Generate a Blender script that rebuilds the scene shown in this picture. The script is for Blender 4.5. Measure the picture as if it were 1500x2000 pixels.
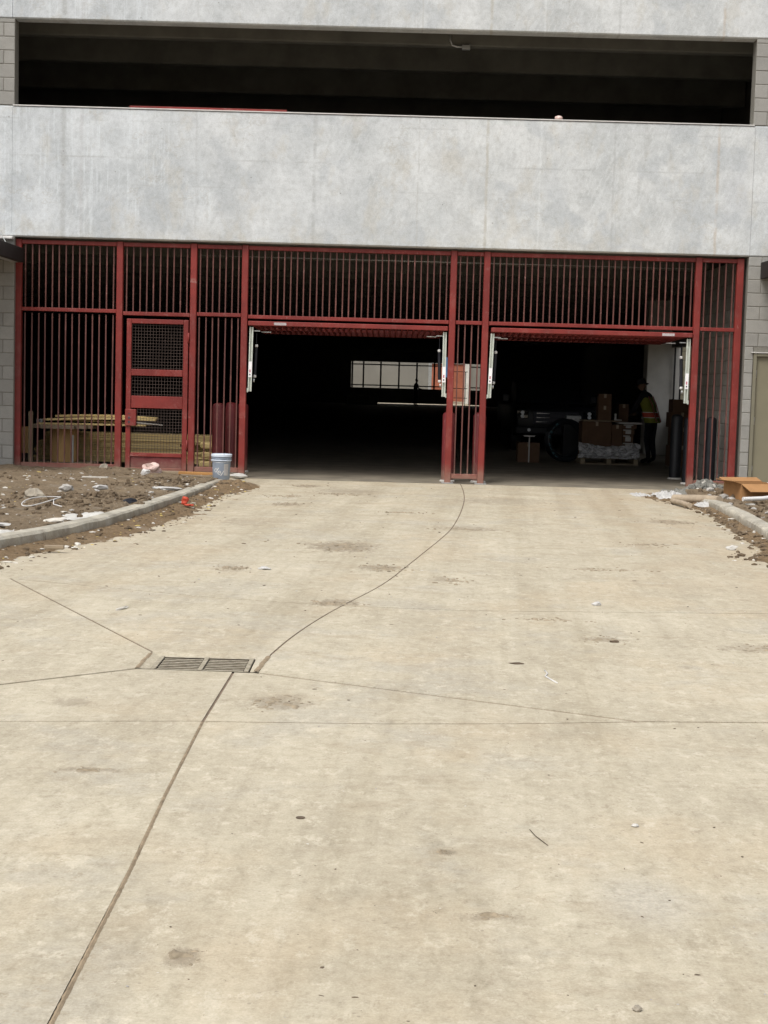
import bpy, bmesh, math, random
from mathutils import Vector, Matrix, noise as mnoise
R = math.radians
rnd = random.Random(7)
S = bpy.context.scene
C = S.collection
for o in list(bpy.data.objects):
    bpy.data.objects.remove(o)

# ------------------------------------------------------------------ camera
cam_d = bpy.data.cameras.new("camera")
cam = bpy.data.objects.new("camera", cam_d)
C.objects.link(cam)
S.camera = cam
cam_d.sensor_fit = 'VERTICAL'
cam_d.sensor_height = 36.0
cam_d.lens = 36.0 * 3000.0 / 2000.0
cam_d.clip_start = 0.05
cam_d.clip_end = 3000
PITCH = math.atan(255 / 3000.0)
cam.matrix_world = (Matrix.Translation((0, 0, 1.55)) @ Matrix.Rotation(R(90) - PITCH, 4, 'X')
                    @ Matrix.Rotation(R(1.58), 4, 'Z'))
S.render.resolution_x, S.render.resolution_y = 768, 1024

# ------------------------------------------------------------------ sky, sun, exposure
SUN_AZ, SUN_EL = R(212), R(57)
w = bpy.data.worlds.new("World")
S.world = w
w.use_nodes = True
wn = w.node_tree
wn.nodes.clear()
sky = wn.nodes.new('ShaderNodeTexSky')
sky.sky_type = 'NISHITA'
sky.sun_disc = False
sky.sun_elevation = SUN_EL
sky.sun_rotation = SUN_AZ
sky.dust_density = 4.0
sky.air_density = 1.0
hs = wn.nodes.new('ShaderNodeHueSaturation')
hs.inputs['Saturation'].default_value = 0.30
bg = wn.nodes.new('ShaderNodeBackground')
bg.inputs['Strength'].default_value = 0.11
wo = wn.nodes.new('ShaderNodeOutputWorld')
wn.links.new(sky.outputs[0], hs.inputs['Color'])
wn.links.new(hs.outputs[0], bg.inputs['Color'])
wn.links.new(bg.outputs[0], wo.inputs['Surface'])
sd = bpy.data.lights.new("sun", 'SUN')
sd.energy = 1.4
sd.angle = R(24)
sd.color = (1.0, 0.98, 0.945)
so = bpy.data.objects.new("sun", sd)
C.objects.link(so)
sv = Vector((math.sin(SUN_AZ) * math.cos(SUN_EL), math.cos(SUN_AZ) * math.cos(SUN_EL), math.sin(SUN_EL)))
so.rotation_euler = sv.to_track_quat('Z', 'Y').to_euler()
so.location = sv * 60
S.view_settings.view_transform = 'Standard'
S.view_settings.look = 'None'
S.view_settings.gamma = 1.0
S.view_settings.exposure = 0.72
S.render.engine = 'CYCLES'
S.cycles.use_denoising = True
S.cycles.max_bounces = 6
S.cycles.diffuse_bounces = 2
S.cycles.sample_clamp_indirect = 6.0

# ------------------------------------------------------------------ material helpers
class NT:
    def __init__(s, name, rough=0.85, metal=0.0, spec=0.35):
        s.m = bpy.data.materials.new(name)
        s.m.use_nodes = True
        s.t = s.m.node_tree
        s.b = s.t.nodes['Principled BSDF']
        s.b.inputs['Roughness'].default_value = rough
        s.b.inputs['Metallic'].default_value = metal
        s.b.inputs['Specular IOR Level'].default_value = spec
        s._pos = None
    def n(s, k, **kw):
        x = s.t.nodes.new(k)
        for a, v in kw.items():
            setattr(x, a, v)
        return x
    def put(s, sock, v):
        if isinstance(v, bpy.types.NodeSocket):
            s.t.links.new(v, sock)
        elif v is not None:
            if isinstance(v, (tuple, list)) and len(v) == 3 and sock.type == 'RGBA':
                v = (*v, 1)
            sock.default_value = v
    def pos(s):
        if s._pos is None:
            s._pos = s.n('ShaderNodeNewGeometry').outputs['Position']
        return s._pos
    def loc(s):
        return s.n('ShaderNodeTexCoord').outputs['Object']
    def map(s, vec, scale=(1, 1, 1), rot=(0, 0, 0), loc=(0, 0, 0)):
        x = s.n('ShaderNodeMapping')
        s.put(x.inputs['Vector'], vec)
        x.inputs['Scale'].default_value = scale
        x.inputs['Rotation'].default_value = rot
        x.inputs['Location'].default_value = loc
        return x.outputs[0]
    def noise(s, vec, scale=1, detail=4, rough=0.55, dist=0.0):
        x = s.n('ShaderNodeTexNoise')
        s.put(x.inputs['Vector'], vec)
        x.inputs['Scale'].default_value = scale
        x.inputs['Detail'].default_value = detail
        x.inputs['Roughness'].default_value = rough
        x.inputs['Distortion'].default_value = dist
        return x.outputs['Fac']
    def vor(s, vec, scale=1, feat='F1'):
        x = s.n('ShaderNodeTexVoronoi')
        x.feature = feat
        s.put(x.inputs['Vector'], vec)
        x.inputs['Scale'].default_value = scale
        return x.outputs['Distance']
    def ramp(s, fac, stops):
        x = s.n('ShaderNodeValToRGB')
        s.put(x.inputs[0], fac)
        e = x.color_ramp.elements
        while len(e) < len(stops):
            e.new(0.5)
        for i, (p, c) in enumerate(stops):
            e[i].position = p
            e[i].color = (c, c, c, 1) if isinstance(c, (int, float)) else (*c, 1)
        return x.outputs[0]
    def step(s, v, lo, hi):
        x = s.n('ShaderNodeMapRange')
        x.interpolation_type = 'SMOOTHSTEP'
        s.put(x.inputs[0], v)
        x.inputs[1].default_value, x.inputs[2].default_value = lo, hi
        return x.outputs[0]
    def math(s, op, a, b=None):
        x = s.n('ShaderNodeMath', operation=op)
        s.put(x.inputs[0], a)
        if b is not None:
            s.put(x.inputs[1], b)
        return x.outputs[0]
    def mix(s, fac, a, b, blend='MIX'):
        x = s.n('ShaderNodeMix', data_type='RGBA', blend_type=blend)
        s.put(x.inputs[0], fac)
        s.put(x.inputs[6], a)
        s.put(x.inputs[7], b)
        return x.outputs[2]
    def xyz(s, vec):
        x = s.n('ShaderNodeSeparateXYZ')
        s.put(x.inputs[0], vec)
        return x.outputs
    def rand(s):
        return s.n('ShaderNodeObjectInfo').outputs['Random']
    def bump(s, h, strength=0.4, dist=0.01):
        x = s.n('ShaderNodeBump')
        x.inputs['Strength'].default_value = strength
        x.inputs['Distance'].default_value = dist
        s.put(x.inputs['Height'], h)
        s.t.links.new(x.outputs[0], s.b.inputs['Normal'])
    def col(s, c):
        s.put(s.b.inputs['Base Color'], c)
        return s.m

def simple(name, c, rough=0.8, metal=0.0, var=0.18, scale=9.0, spec=0.35, bump=0.0, c2=None, rv=0.0):
    t = NT(name, rough, metal, spec)
    p = t.pos()
    f = t.noise(p, scale, 5, 0.6)
    lo = tuple(x * (1 - var) for x in c)
    hi = tuple(min(1, x * (1 + var)) for x in (c2 or c))
    k = t.ramp(f, [(0.3, lo), (0.7, hi)])
    if rv:
        r = t.math('MULTIPLY_ADD', t.rand(), 2 * rv)
        r.node.inputs[2].default_value = 1 - rv
        k = t.mix(1.0, k, t.ramp(t.rand(), [(0.0, 1 - rv), (1.0, 1.0)]), 'MULTIPLY')
    if bump:
        t.bump(t.noise(p, scale * 12, 3, 0.6), bump, 0.004)
    return t.col(k)

# --- drive concrete
def drive_mat():
    t = NT('drive_concrete', 0.88, spec=0.25)
    p = t.pos()
    x, y, z = t.xyz(p)[0:3]
    n1 = t.noise(p, 0.55, 6, 0.62)
    n2 = t.noise(t.map(p, (1, 0.6, 1), loc=(7, 3, 0)), 3.2, 6, 0.65)
    n3 = t.noise(p, 26, 4, 0.7)
    c = t.ramp(n1, [(0.36, (0.335, 0.298, 0.222)), (0.5, (0.43, 0.39, 0.30)), (0.64, (0.52, 0.478, 0.385))])
    c = t.mix(0.5, c, t.ramp(n2, [(0.36, (0.31, 0.275, 0.205)), (0.5, (0.445, 0.405, 0.315)), (0.63, (0.57, 0.53, 0.43))]))
    # broom / traffic streaks along the drive
    st = t.noise(t.map(t.map(p, rot=(0, 0, R(4))), (14, 0.35, 1)), 1.0, 5, 0.62)
    c = t.mix(t.step(st, 0.48, 0.66), c, t.mix(1.0, c, (0.86, 0.845, 0.82), 'MULTIPLY'))
    # rusty-orange wash
    o = t.noise(t.map(p, (1, 0.7, 1), loc=(2.5, 8, 0)), 0.8, 5, 0.6)
    c = t.mix(t.math('MULTIPLY', t.step(o, 0.5, 0.64), 0.55), c, (0.43, 0.335, 0.215))
    # grey bare cement blotches
    g = t.noise(t.map(p, loc=(11, 4, 2)), 1.3, 5, 0.62)
    c = t.mix(t.math('MULTIPLY', t.step(g, 0.52, 0.64), 0.6), c, (0.345, 0.335, 0.305))
    bl = t.noise(t.map(p, (1, 0.35, 1), loc=(21, 6, 2)), 1.3, 7, 0.68)
    c = t.mix(1.0, c, t.ramp(bl, [(0.34, (0.84, 0.825, 0.80)), (0.5, (0.985, 0.98, 0.97)), (0.62, (1.06, 1.06, 1.055))]), 'MULTIPLY')
    # scattered brown crumb stains
    cs = t.noise(t.map(p, (1, 0.75, 1), loc=(5, 17, 0)), 17, 5, 0.75)
    cm = t.noise(t.map(p, loc=(15, 7, 0)), 1.6, 4, 0.6)
    c = t.mix(t.math('MULTIPLY', t.math('MULTIPLY', t.step(cs, 0.58, 0.64), t.step(cm, 0.40, 0.56)), 0.75), c, (0.23, 0.18, 0.12))
    # pale laitance flakes
    fl = t.noise(t.map(p, (1, 0.6, 1), loc=(1, 9, 0)), 11, 6, 0.75)
    c = t.mix(t.math('MULTIPLY', t.step(fl, 0.53, 0.62), 0.6), c, (0.63, 0.585, 0.48))
    # tracked-in mud: smeared patches, thicker towards the site
    near = t.step(y, 7.0, 19.0)
    md = t.noise(t.map(p, (0.8, 1.25, 1), loc=(3, 1, 5)), 2.3, 8, 0.72)
    thr = t.math('SUBTRACT', md, t.math('MULTIPLY', t.math('SUBTRACT', 1.0, near), 0.06))
    c = t.mix(t.math('MULTIPLY', t.step(thr, 0.485, 0.60), 0.66), c, (0.30, 0.245, 0.165))
    md2 = t.noise(t.map(p, (1.0, 2.0, 1), loc=(13, 2, 5)), 7.5, 7, 0.72)
    c = t.mix(t.math('MULTIPLY', t.math('MULTIPLY', t.step(md2, 0.55, 0.64), t.math('ADD', t.math('MULTIPLY', near, 0.5), 0.5)), 0.8), c, (0.25, 0.205, 0.14))
    # mud tracked along both kerbs
    side = t.math('MAXIMUM', t.step(x, 1.3, 3.4), t.math('MULTIPLY', t.step(t.math('MULTIPLY', x, -1.0), 1.5, 2.9), t.step(y, 11.5, 14.5)))
    sn = t.noise(t.map(p, (1, 0.6, 1), loc=(4, 0, 9)), 1.7, 6, 0.65)
    c = t.mix(t.math('MULTIPLY', t.math('MULTIPLY', side, t.step(sn, 0.36, 0.62)), t.math('MULTIPLY', t.step(y, 8.0, 13), 0.8)), c, (0.335, 0.25, 0.155))
    # spilled cement, splattered
    d = t.n('ShaderNodeVectorMath', operation='DISTANCE')
    t.put(d.inputs[0], t.map(p, (1, 0.55, 1)))
    d.inputs[1].default_value = (0.82, 4.55 * 0.55, 0)
    sp = t.math('MULTIPLY', t.step(d.outputs['Value'], 0.20, 0.02), 1.0)
    c = t.mix(t.math('MULTIPLY', sp, 0.75), c, t.ramp(t.noise(p, 45, 4, 0.7), [(0.42, (0.33, 0.335, 0.335)), (0.6, (0.52, 0.50, 0.45))]))
    # specks
    vs = t.vor(t.map(p, (1, 1, 0.2)), 26)
    vm = t.noise(p, 8.0, 2, 0.5)
    sk = t.math('MULTIPLY', t.step(vs, 0.17, 0.10), t.step(vm, 0.47, 0.56))
    c = t.mix(t.math('MULTIPLY', sk, 0.7), c, (0.16, 0.125, 0.09))
    c = t.mix(0.3, c, t.ramp(n3, [(0.36, (0.30, 0.27, 0.205)), (0.62, (0.56, 0.515, 0.42))]))
    fg = t.noise(p, 110, 3, 0.7)
    c = t.mix(0.32, c, t.ramp(fg, [(0.3, (0.3, 0.27, 0.21)), (0.7, (0.58, 0.54, 0.45))]))
    # mid-scale worn texture
    mt = t.noise(t.map(p, (1, 0.45, 1), loc=(31, 6, 2)), 13.0, 8, 0.8)
    c = t.mix(1.0, c, t.ramp(mt, [(0.36, (0.86, 0.85, 0.83)), (0.46, (1.0, 1.0, 1.0)), (0.62, (1.07, 1.07, 1.07))]), 'MULTIPLY')
    # wheel paths polished / dusted along the drive
    tw = t.noise(t.map(t.map(p, rot=(0, 0, R(5))), (2.6, 0.07, 1), loc=(1.3, 0, 0)), 1.0, 3, 0.5)
    c = t.mix(1.0, c, t.ramp(tw, [(0.38, (0.93, 0.92, 0.90)), (0.5, (1.0, 1.0, 1.0)), (0.6, (1.035, 1.035, 1.03))]), 'MULTIPLY')
    c = t.mix(1.0, c, (0.985, 0.960, 0.918), 'MULTIPLY')
    # trodden-in mud stains, each with its own place and shape
    for cx, cy, rx, ry, kk in ((-0.374, 14.27, .36, .50, .75), (-0.008, 12.70, .20, .24, .6), (-0.33, 10.64, .19, .17, .65), (-0.491, 7.271, .17, .19, .5), (-0.50, 3.99, .06, .075, .7),
                               (1.378, 9.37, .16, .10, .5), (3.358, 17.9, .28, .3, .6), (-1.14, 22.3, .25, .3, .5), (-1.207, 18.97, .2, .3, .55), (-1.237, 12.42, .16, .25, .35), (0.33, 4.375, .09, .04, .5),
                               (-1.135, 5.905, .13, .05, .55), (0.235, 4.98, .05, .035, .6), (-1.45, 7.15, .12, .12, .4), (0.9, 16.4, .4, .3, .4), (2.3, 9.2, .25, .2, .45), (-0.5, 21.5, .5, .6, .4), (1.6, 20.5, .7, .7, .35), (-1.5, 16.5, .3, .5, .35), (0.5, 12.1, .1, .2, .4)):
        q = t.math('ADD', t.math('POWER', t.math('DIVIDE', t.math('SUBTRACT', x, cx), rx), 2.0), t.math('POWER', t.math('DIVIDE', t.math('SUBTRACT', y, cy), ry), 2.0))
        q = t.math('ADD', q, t.math('MULTIPLY', t.math('SUBTRACT', mt, 0.5), 5.0))
        c = t.mix(t.math('MULTIPLY', t.step(q, 1.3, 0.0), kk), c, (0.215, 0.175, 0.125))
    h = t.math('ADD', t.math('MULTIPLY', n3, 0.7), t.math('MULTIPLY', fg, 0.6))
    t.bump(t.math('ADD', h, t.math('MULTIPLY', n2, 2.0)), 0.35, 0.006)
    return t.col(c)

# --- precast spandrel concrete (vertical faces, world X / Z)
def panel_mat():
    t = NT('precast_concrete', 0.85, spec=0.25)
    p = t.pos()
    x, y, z = t.xyz(p)[0:3]
    n1 = t.noise(p, 0.8, 6, 0.6)
    c = t.ramp(n1, [(0.38, (0.38, 0.385, 0.38)), (0.5, (0.475, 0.475, 0.465)), (0.61, (0.575, 0.57, 0.555))])
    # cooler, cleaner cement on the left end, warmer to the right
    wl = t.math('ADD', x, t.math('MULTIPLY', t.noise(p, 1.2, 3, 0.5), 3.0))
    c = t.mix(t.math('MULTIPLY', t.step(wl, -1.4, -2.6), 0.55), c, t.mix(1.0, c, (0.95, 0.99, 1.03), 'MULTIPLY'))
    c = t.mix(t.math('MULTIPLY', t.step(wl, 0.0, 3.5), 0.5), c, t.mix(1.0, c, (1.04, 1.015, 0.96), 'MULTIPLY'))
    n2 = t.noise(t.map(p, loc=(3, 0, 8)), 4.5, 6, 0.68)
    c = t.mix(0.3, c, t.ramp(n2, [(0.38, (0.37, 0.37, 0.365)), (0.62, (0.62, 0.62, 0.61))]))
    # diagonal rubbing strokes
    dg = t.noise(t.map(t.map(p, rot=(0, R(-24), 0)), (11, 1, 1.8)), 1.6, 6, 0.7)
    c = t.mix(t.math('MULTIPLY', t.math('MULTIPLY', t.step(dg, 0.50, 0.60), t.step(t.noise(t.map(p, loc=(2, 0, 2)), 0.7, 3, 0.5), 0.44, 0.58)), 0.30), c, (0.64, 0.64, 0.625))
    # vertical drips
    dr = t.noise(t.map(p, (5, 1, 0.5), loc=(5, 0, 0)), 1.2, 6, 0.7)
    c = t.mix(t.math('MULTIPLY', t.math('MULTIPLY', t.step(dr, 0.55, 0.66), t.step(t.noise(t.map(p, loc=(6, 0, 1)), 0.6, 3, 0.5), 0.46, 0.58)), 0.45), c, (0.37, 0.36, 0.335))
    # laitance runs down the left end
    d2 = t.noise(t.map(p, (13, 1, 0.5), loc=(2, 0, 7)), 1.1, 5, 0.7)
    c = t.mix(t.math('MULTIPLY', t.math('MULTIPLY', t.step(d2, 0.53, 0.60), t.step(wl, -1.4, -2.6)), 0.45), c, (0.62, 0.635, 0.64))
    # rubbed-down patches
    for ox, oz, rx, rz_, kk, cc in ((2.72, 3.95, .26, .30, .6, (0.40, 0.405, 0.40)), (4.55, 3.92, .30, .26, .55, (0.40, 0.405, 0.40)), (2.45, 4.55, .22, .35, .45, (0.43, 0.435, 0.435)),
                                    (-2.55, 4.05, .25, .4, .45, (0.41, 0.41, 0.405)), (-0.95, 4.0, .3, .22, .45, (0.41, 0.415, 0.42)), (5.2, 4.5, .2, .5, .4, (0.42, 0.42, 0.43)), (-4.3, 4.0, .3, .35, .4, (0.40, 0.41, 0.42)), (0.9, 4.9, .5, .2, .3, (0.45, 0.42, 0.37))):
        q = t.math('ADD', t.math('POWER', t.math('DIVIDE', t.math('SUBTRACT', x, ox), rx), 2.0), t.math('POWER', t.math('DIVIDE', t.math('SUBTRACT', z, oz), rz_), 2.0))
        q = t.math('ADD', q, t.math('MULTIPLY', t.math('SUBTRACT', n2, 0.5), 3.0))
        c = t.mix(t.math('MULTIPLY', t.step(q, 1.3, 0.1), kk), c, cc)
    # darker damp patches
    pt = t.noise(t.map(p, loc=(8.2, 0, 3.7)), 1.5, 4, 0.5)
    c = t.mix(t.math('MULTIPLY', t.step(pt, 0.55, 0.64), 0.55), c, (0.345, 0.355, 0.36))
    # brownish wash
    bw = t.noise(t.map(p, (1, 1, 0.6), loc=(1, 0, 9)), 1.9, 6, 0.7)
    c = t.mix(t.math('MULTIPLY', t.step(bw, 0.52, 0.64), 0.4), c, (0.43, 0.385, 0.31))
    wob = t.math('MULTIPLY', t.math('SUBTRACT', t.noise(p, 5, 4, 0.6), 0.5), 0.05)
    xw = t.math('ADD', x, wob)
    brk = t.step(t.noise(t.map(p, (1, 1, 1.5)), 2.2, 5, 0.7), 0.36, 0.52)
    for x0, wd, k, cc in ((-5.02, .03, .6, (0.31, 0.305, 0.29)), (-1.20, .02, .65, (0.33, 0.325, 0.31)), (-3.0, .012, .4, (0.36, 0.355, 0.34)), (0.38, .010, .5, (0.35, 0.335, 0.30)),
                          (1.42, .016, .7, (0.37, 0.33, 0.26)), (2.23, .012, .35, (0.66, 0.66, 0.65)),
                          (4.93, .016, .6, (0.40, 0.31, 0.22)), (-4.75, .022, .4, (0.36, 0.34, 0.33)),
                          (3.35, .012, .4, (0.3, 0.29, 0.27))):
        m = t.step(t.math('ABSOLUTE', t.math('SUBTRACT', xw, x0)), wd * 2.2, wd * 0.3)
        c = t.mix(t.math('MULTIPLY', t.math('MULTIPLY', m, brk), k), c, cc)
    zw = t.math('ADD', z, t.math('MULTIPLY', wob, 0.25))
    for z0, k in ((4.83, .6), (4.42, .4), (5.38, .4)):
        m = t.step(t.math('ABSOLUTE', t.math('SUBTRACT', zw, z0)), 0.02, 0.003)
        c = t.mix(t.math('MULTIPLY', t.math('MULTIPLY', m, t.step(t.noise(p, 1.1, 4, 0.6), 0.45, 0.6)), k), c, (0.34, 0.335, 0.32))
    # grime gathered along the lower edge
    lowm = t.math('MULTIPLY', t.step(zw, 3.95, 3.6), t.step(t.noise(p, 3.0, 5, 0.65), 0.42, 0.62))
    c = t.mix(t.math('MULTIPLY', lowm, 0.38), c, (0.42, 0.385, 0.31))
    fg = t.noise(p, 60, 4, 0.7)
    c = t.mix(0.25, c, t.ramp(fg, [(0.36, (0.33, 0.33, 0.32)), (0.64, (0.65, 0.65, 0.64))]))
    mf = t.noise(t.map(p, loc=(4, 4, 1)), 14, 7, 0.78)
    c = t.mix(1.0, c, t.ramp(mf, [(0.36, (0.88, 0.88, 0.87)), (0.5, (1.0, 1.0, 1.0)), (0.62, (1.05, 1.05, 1.05))]), 'MULTIPLY')
    c = t.mix(1.0, c, (1.065, 1.10, 1.13), 'MULTIPLY')
    cr = t.math('ABSOLUTE', t.math('SUBTRACT', t.noise(t.map(p, (1, 1, 1.6), loc=(1.5, 0, 4)), 1.0, 5, 0.6), 0.5))
    cg = t.step(t.noise(t.map(p, loc=(9, 0, 2)), 0.9, 3, 0.5), 0.54, 0.62)
    c = t.mix(t.math('MULTIPLY', t.math('MULTIPLY', t.step(cr, 0.010, 0.002), cg), 0.22), c, (0.33, 0.29, 0.225))
    # bug holes
    bh = t.math('MULTIPLY', t.step(t.vor(p, 5.5), 0.07, 0.04), t.step(t.noise(p, 1.7, 2, .5), 0.48, 0.56))
    c = t.mix(t.math('MULTIPLY', bh, 0.7), c, (0.2, 0.19, 0.17))
    t.bump(t.math('ADD', fg, t.math('MULTIPLY', n2, 3.0)), 0.25, 0.006)
    return t.col(c)

def cmu_mat(name, base, rv=0.2):
    t = NT(name, 0.92, spec=0.2)
    p = t.pos()
    f = t.noise(p, 5, 5, 0.6)
    c = t.ramp(f, [(0.3, tuple(v * 0.86 for v in base)), (0.7, tuple(v * 1.1 for v in base))])
    c = t.mix(1.0, c, t.ramp(t.rand(), [(0, 1 - rv), (1, 1.0)]), 'MULTIPLY')
    g = t.noise(p, 140, 3, 0.7)
    c = t.mix(0.3, c, t.ramp(g, [(0.3, tuple(v * 0.6 for v in base)), (0.7, tuple(v * 1.3 for v in base))]))
    t.bump(g, 0.5, 0.004)
    return t.col(c)

def red_mat(name, base, dust=0.55):
    t = NT(name, 0.5, spec=0.4)
    p = t.pos()
    x, y, z = t.xyz(p)[0:3]
    f = t.noise(p, 3.5, 6, 0.65)
    c = t.ramp(f, [(0.3, tuple(v * 0.82 for v in base)), (0.7, tuple(v * 1.12 for v in base))])
    # chalky dust and scuffs
    d = t.noise(t.map(p, (1, 1, 0.7), loc=(3, 3, 3)), 7, 6, 0.7)
    c = t.mix(t.math('MULTIPLY', t.step(d, 0.50, 0.72), dust), c, (0.285, 0.105, 0.088))
    sc = t.noise(t.map(p, (2, 2, 0.7), loc=(8, 1, 3)), 16, 4, 0.7)
    c = t.mix(t.math('MULTIPLY', t.step(sc, 0.62, 0.70), 0.45), c, (0.36, 0.21, 0.185))
    pr = t.noise(t.map(p, (0.7, 1, 2.0), loc=(2, 6, 1)), 3.0, 6, 0.75)
    c = t.mix(t.math('MULTIPLY', t.step(pr, 0.63, 0.69), 0.6), c, (0.33, 0.17, 0.15))
    ed = t.noise(t.map(p, loc=(12, 6, 1)), 1.1, 4, 0.6)
    c = t.mix(t.step(ed, 0.42, 0.62), c, t.mix(1.0, c, (0.80, 0.78, 0.80), 'MULTIPLY'))
    # splashed mud near the foot
    fz = t.math('ADD', z, t.math('MULTIPLY', t.noise(p, 6, 4, 0.6), 0.35))
    c = t.mix(t.math('MULTIPLY', t.step(fz, 0.48, 0.22), 0.55), c, (0.27, 0.19, 0.14))
    t.b.inputs['Roughness'].default_value = 0.55
    t.bump(t.noise(p, 60, 3, 0.6), 0.12, 0.003)
    return t.col(c)

def wood_mat(name, base, rv=0.25, along=0, grain=28):
    t = NT(name, 0.8, spec=0.25)
    p = t.loc()
    sc = [grain, grain, grain]
    sc[along] = 1.6
    f = t.noise(t.map(p, tuple(sc)), 1.0, 5, 0.65, 0.6)
    c = t.ramp(f, [(0.3, tuple(v * 0.72 for v in base)), (0.7, tuple(v * 1.12 for v in base))])
    kn = t.vor(t.map(p, tuple(1.2 if i == along else 5 for i in range(3))), 1.0)
    c = t.mix(t.math('MULTIPLY', t.step(kn, 0.16, 0.06), 0.6), c, tuple(v * 0.4 for v in base))
    c = t.mix(1.0, c, t.ramp(t.rand(), [(0, 1 - rv), (1, 1.0)]), 'MULTIPLY')
    return t.col(c)

def dirt_mat(name, base, dry):
    t = NT(name, 0.95, spec=0.15)
    p = t.pos()
    f = t.noise(p, 1.6, 6, 0.65)
    c = t.ramp(f, [(0.3, base), (0.68, dry)])
    g = t.noise(p, 22, 6, 0.75)
    c = t.mix(0.55, c, t.ramp(g, [(0.3, tuple(v * 0.5 for v in base)), (0.72, tuple(min(1, v * 1.35) for v in dry))]))
    gr = t.noise(t.map(p, loc=(4, 4, 4)), 2.4, 5, 0.6)
    c = t.mix(t.math('MULTIPLY', t.step(gr, 0.56, 0.70), 0.35), c, (0.29, 0.255, 0.205))
    v = t.vor(p, 48)
    vm = t.noise(p, 9, 2, 0.5)
    c = t.mix(t.math('MULTIPLY', t.math('MULTIPLY', t.step(v, 0.22, 0.12), t.step(vm, 0.5, 0.6)), 0.8), c, (0.44, 0.40, 0.33))
    t.bump(t.math('ADD', g, t.noise(p, 70, 4, 0.7)), 0.9, 0.02)
    return t.col(c)

M = {}
M['drive'] = drive_mat()
M['panel'] = panel_mat()
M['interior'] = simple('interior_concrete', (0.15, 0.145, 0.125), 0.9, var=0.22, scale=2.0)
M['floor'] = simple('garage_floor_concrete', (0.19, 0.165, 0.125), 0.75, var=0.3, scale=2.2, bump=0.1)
M['cmu'] = cmu_mat('concrete_block', (0.31, 0.30, 0.275))
M['cmu_tan'] = cmu_mat('tan_concrete_block', (0.47, 0.43, 0.30))
M['mortar'] = simple('mortar', (0.19, 0.18, 0.155), 0.95, var=0.12, scale=30)
M['red'] = red_mat('red_oxide_paint', (0.205, 0.024, 0.018), 0.4)
M['red_bar'] = red_mat('red_oxide_bar_paint', (0.115, 0.042, 0.033), 0.5)
M['red_dark'] = red_mat('red_bollard_paint', (0.145, 0.02, 0.022), 0.4)
M['channel'] = simple('galvanised_channel', (0.60, 0.63, 0.56), 0.45, 0.25, var=0.1, scale=12)
M['galv'] = simple('galvanised_steel', (0.52, 0.53, 0.52), 0.4, 0.6, var=0.12, scale=15)
M['sticker'] = simple('white_sticker', (0.82, 0.80, 0.80), 0.5, var=0.04)
M['sticker_ink'] = simple('sticker_ink', (0.42, 0.10, 0.14), 0.6, var=0.1)
M['ink_dark'] = simple('dark_ink', (0.05, 0.05, 0.06), 0.6, var=0.1)
M['tag'] = simple('worn_grey_tag', (0.40, 0.36, 0.36), 0.55, var=0.25, scale=40)
M['black'] = simple('black_tube', (0.012, 0.013, 0.018), 0.45, var=0.2)
M['bollard'] = simple('dark_steel_bollard', (0.010, 0.011, 0.014), 0.5, var=0.3, scale=6)
M['wire'] = simple('wire_mesh_steel', (0.085, 0.06, 0.05), 0.6, 0.2, var=0.2)
M['brown_steel'] = simple('brown_steel', (0.016, 0.011, 0.010), 0.6, var=0.2, scale=5)
M['flash'] = simple('metal_flashing', (0.62, 0.60, 0.57), 0.45, 0.3, var=0.12)
M['door'] = simple('beige_door_paint', (0.205, 0.185, 0.125), 0.55, var=0.06, scale=3, bump=0.03)
M['door_frame'] = simple('beige_frame_paint', (0.19, 0.175, 0.125), 0.5, var=0.08, scale=4)
M['lumber'] = wood_mat('yellow_lumber', (0.80, 0.61, 0.28), 0.3, 0)
M['pine'] = wood_mat('pine_wood', (0.62, 0.39, 0.17), 0.25, 2)
M['pine_x'] = wood_mat('orange_pine_board', (0.46, 0.24, 0.085), 0.15, 0)
M['old_wood'] = wood_mat('weathered_wood', (0.30, 0.235, 0.16), 0.2, 0)
M['old_wood_z'] = wood_mat('weathered_stake_wood', (0.33, 0.25, 0.165), 0.2, 2)
M['old_wood_y'] = wood_mat('weathered_pallet_wood', (0.33, 0.27, 0.18), 0.2, 1)
M['dirt'] = dirt_mat('bed_soil', (0.135, 0.098, 0.062), (0.255, 0.195, 0.128))
M['mud'] = dirt_mat('kerb_mud', (0.15, 0.098, 0.052), (0.26, 0.185, 0.11))
M['clod'] = dirt_mat('soil_clod', (0.105, 0.073, 0.046), (0.21, 0.158, 0.104))
M['mudfilm'] = simple('dried_mud', (0.275, 0.225, 0.155), 0.95, var=0.3, scale=18, bump=0.5)
M['jointdirt'] = simple('joint_dirt', (0.26, 0.20, 0.13), 0.95, var=0.3, scale=14, bump=0.4)
M['joint'] = simple('joint_bed_dirt', (0.165, 0.122, 0.085), 0.95, var=0.3, scale=9)  # brown soil filling the slab joints just below the surface
M['kerb'] = NT('kerb_concrete', 0.9, spec=0.2)
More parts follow.
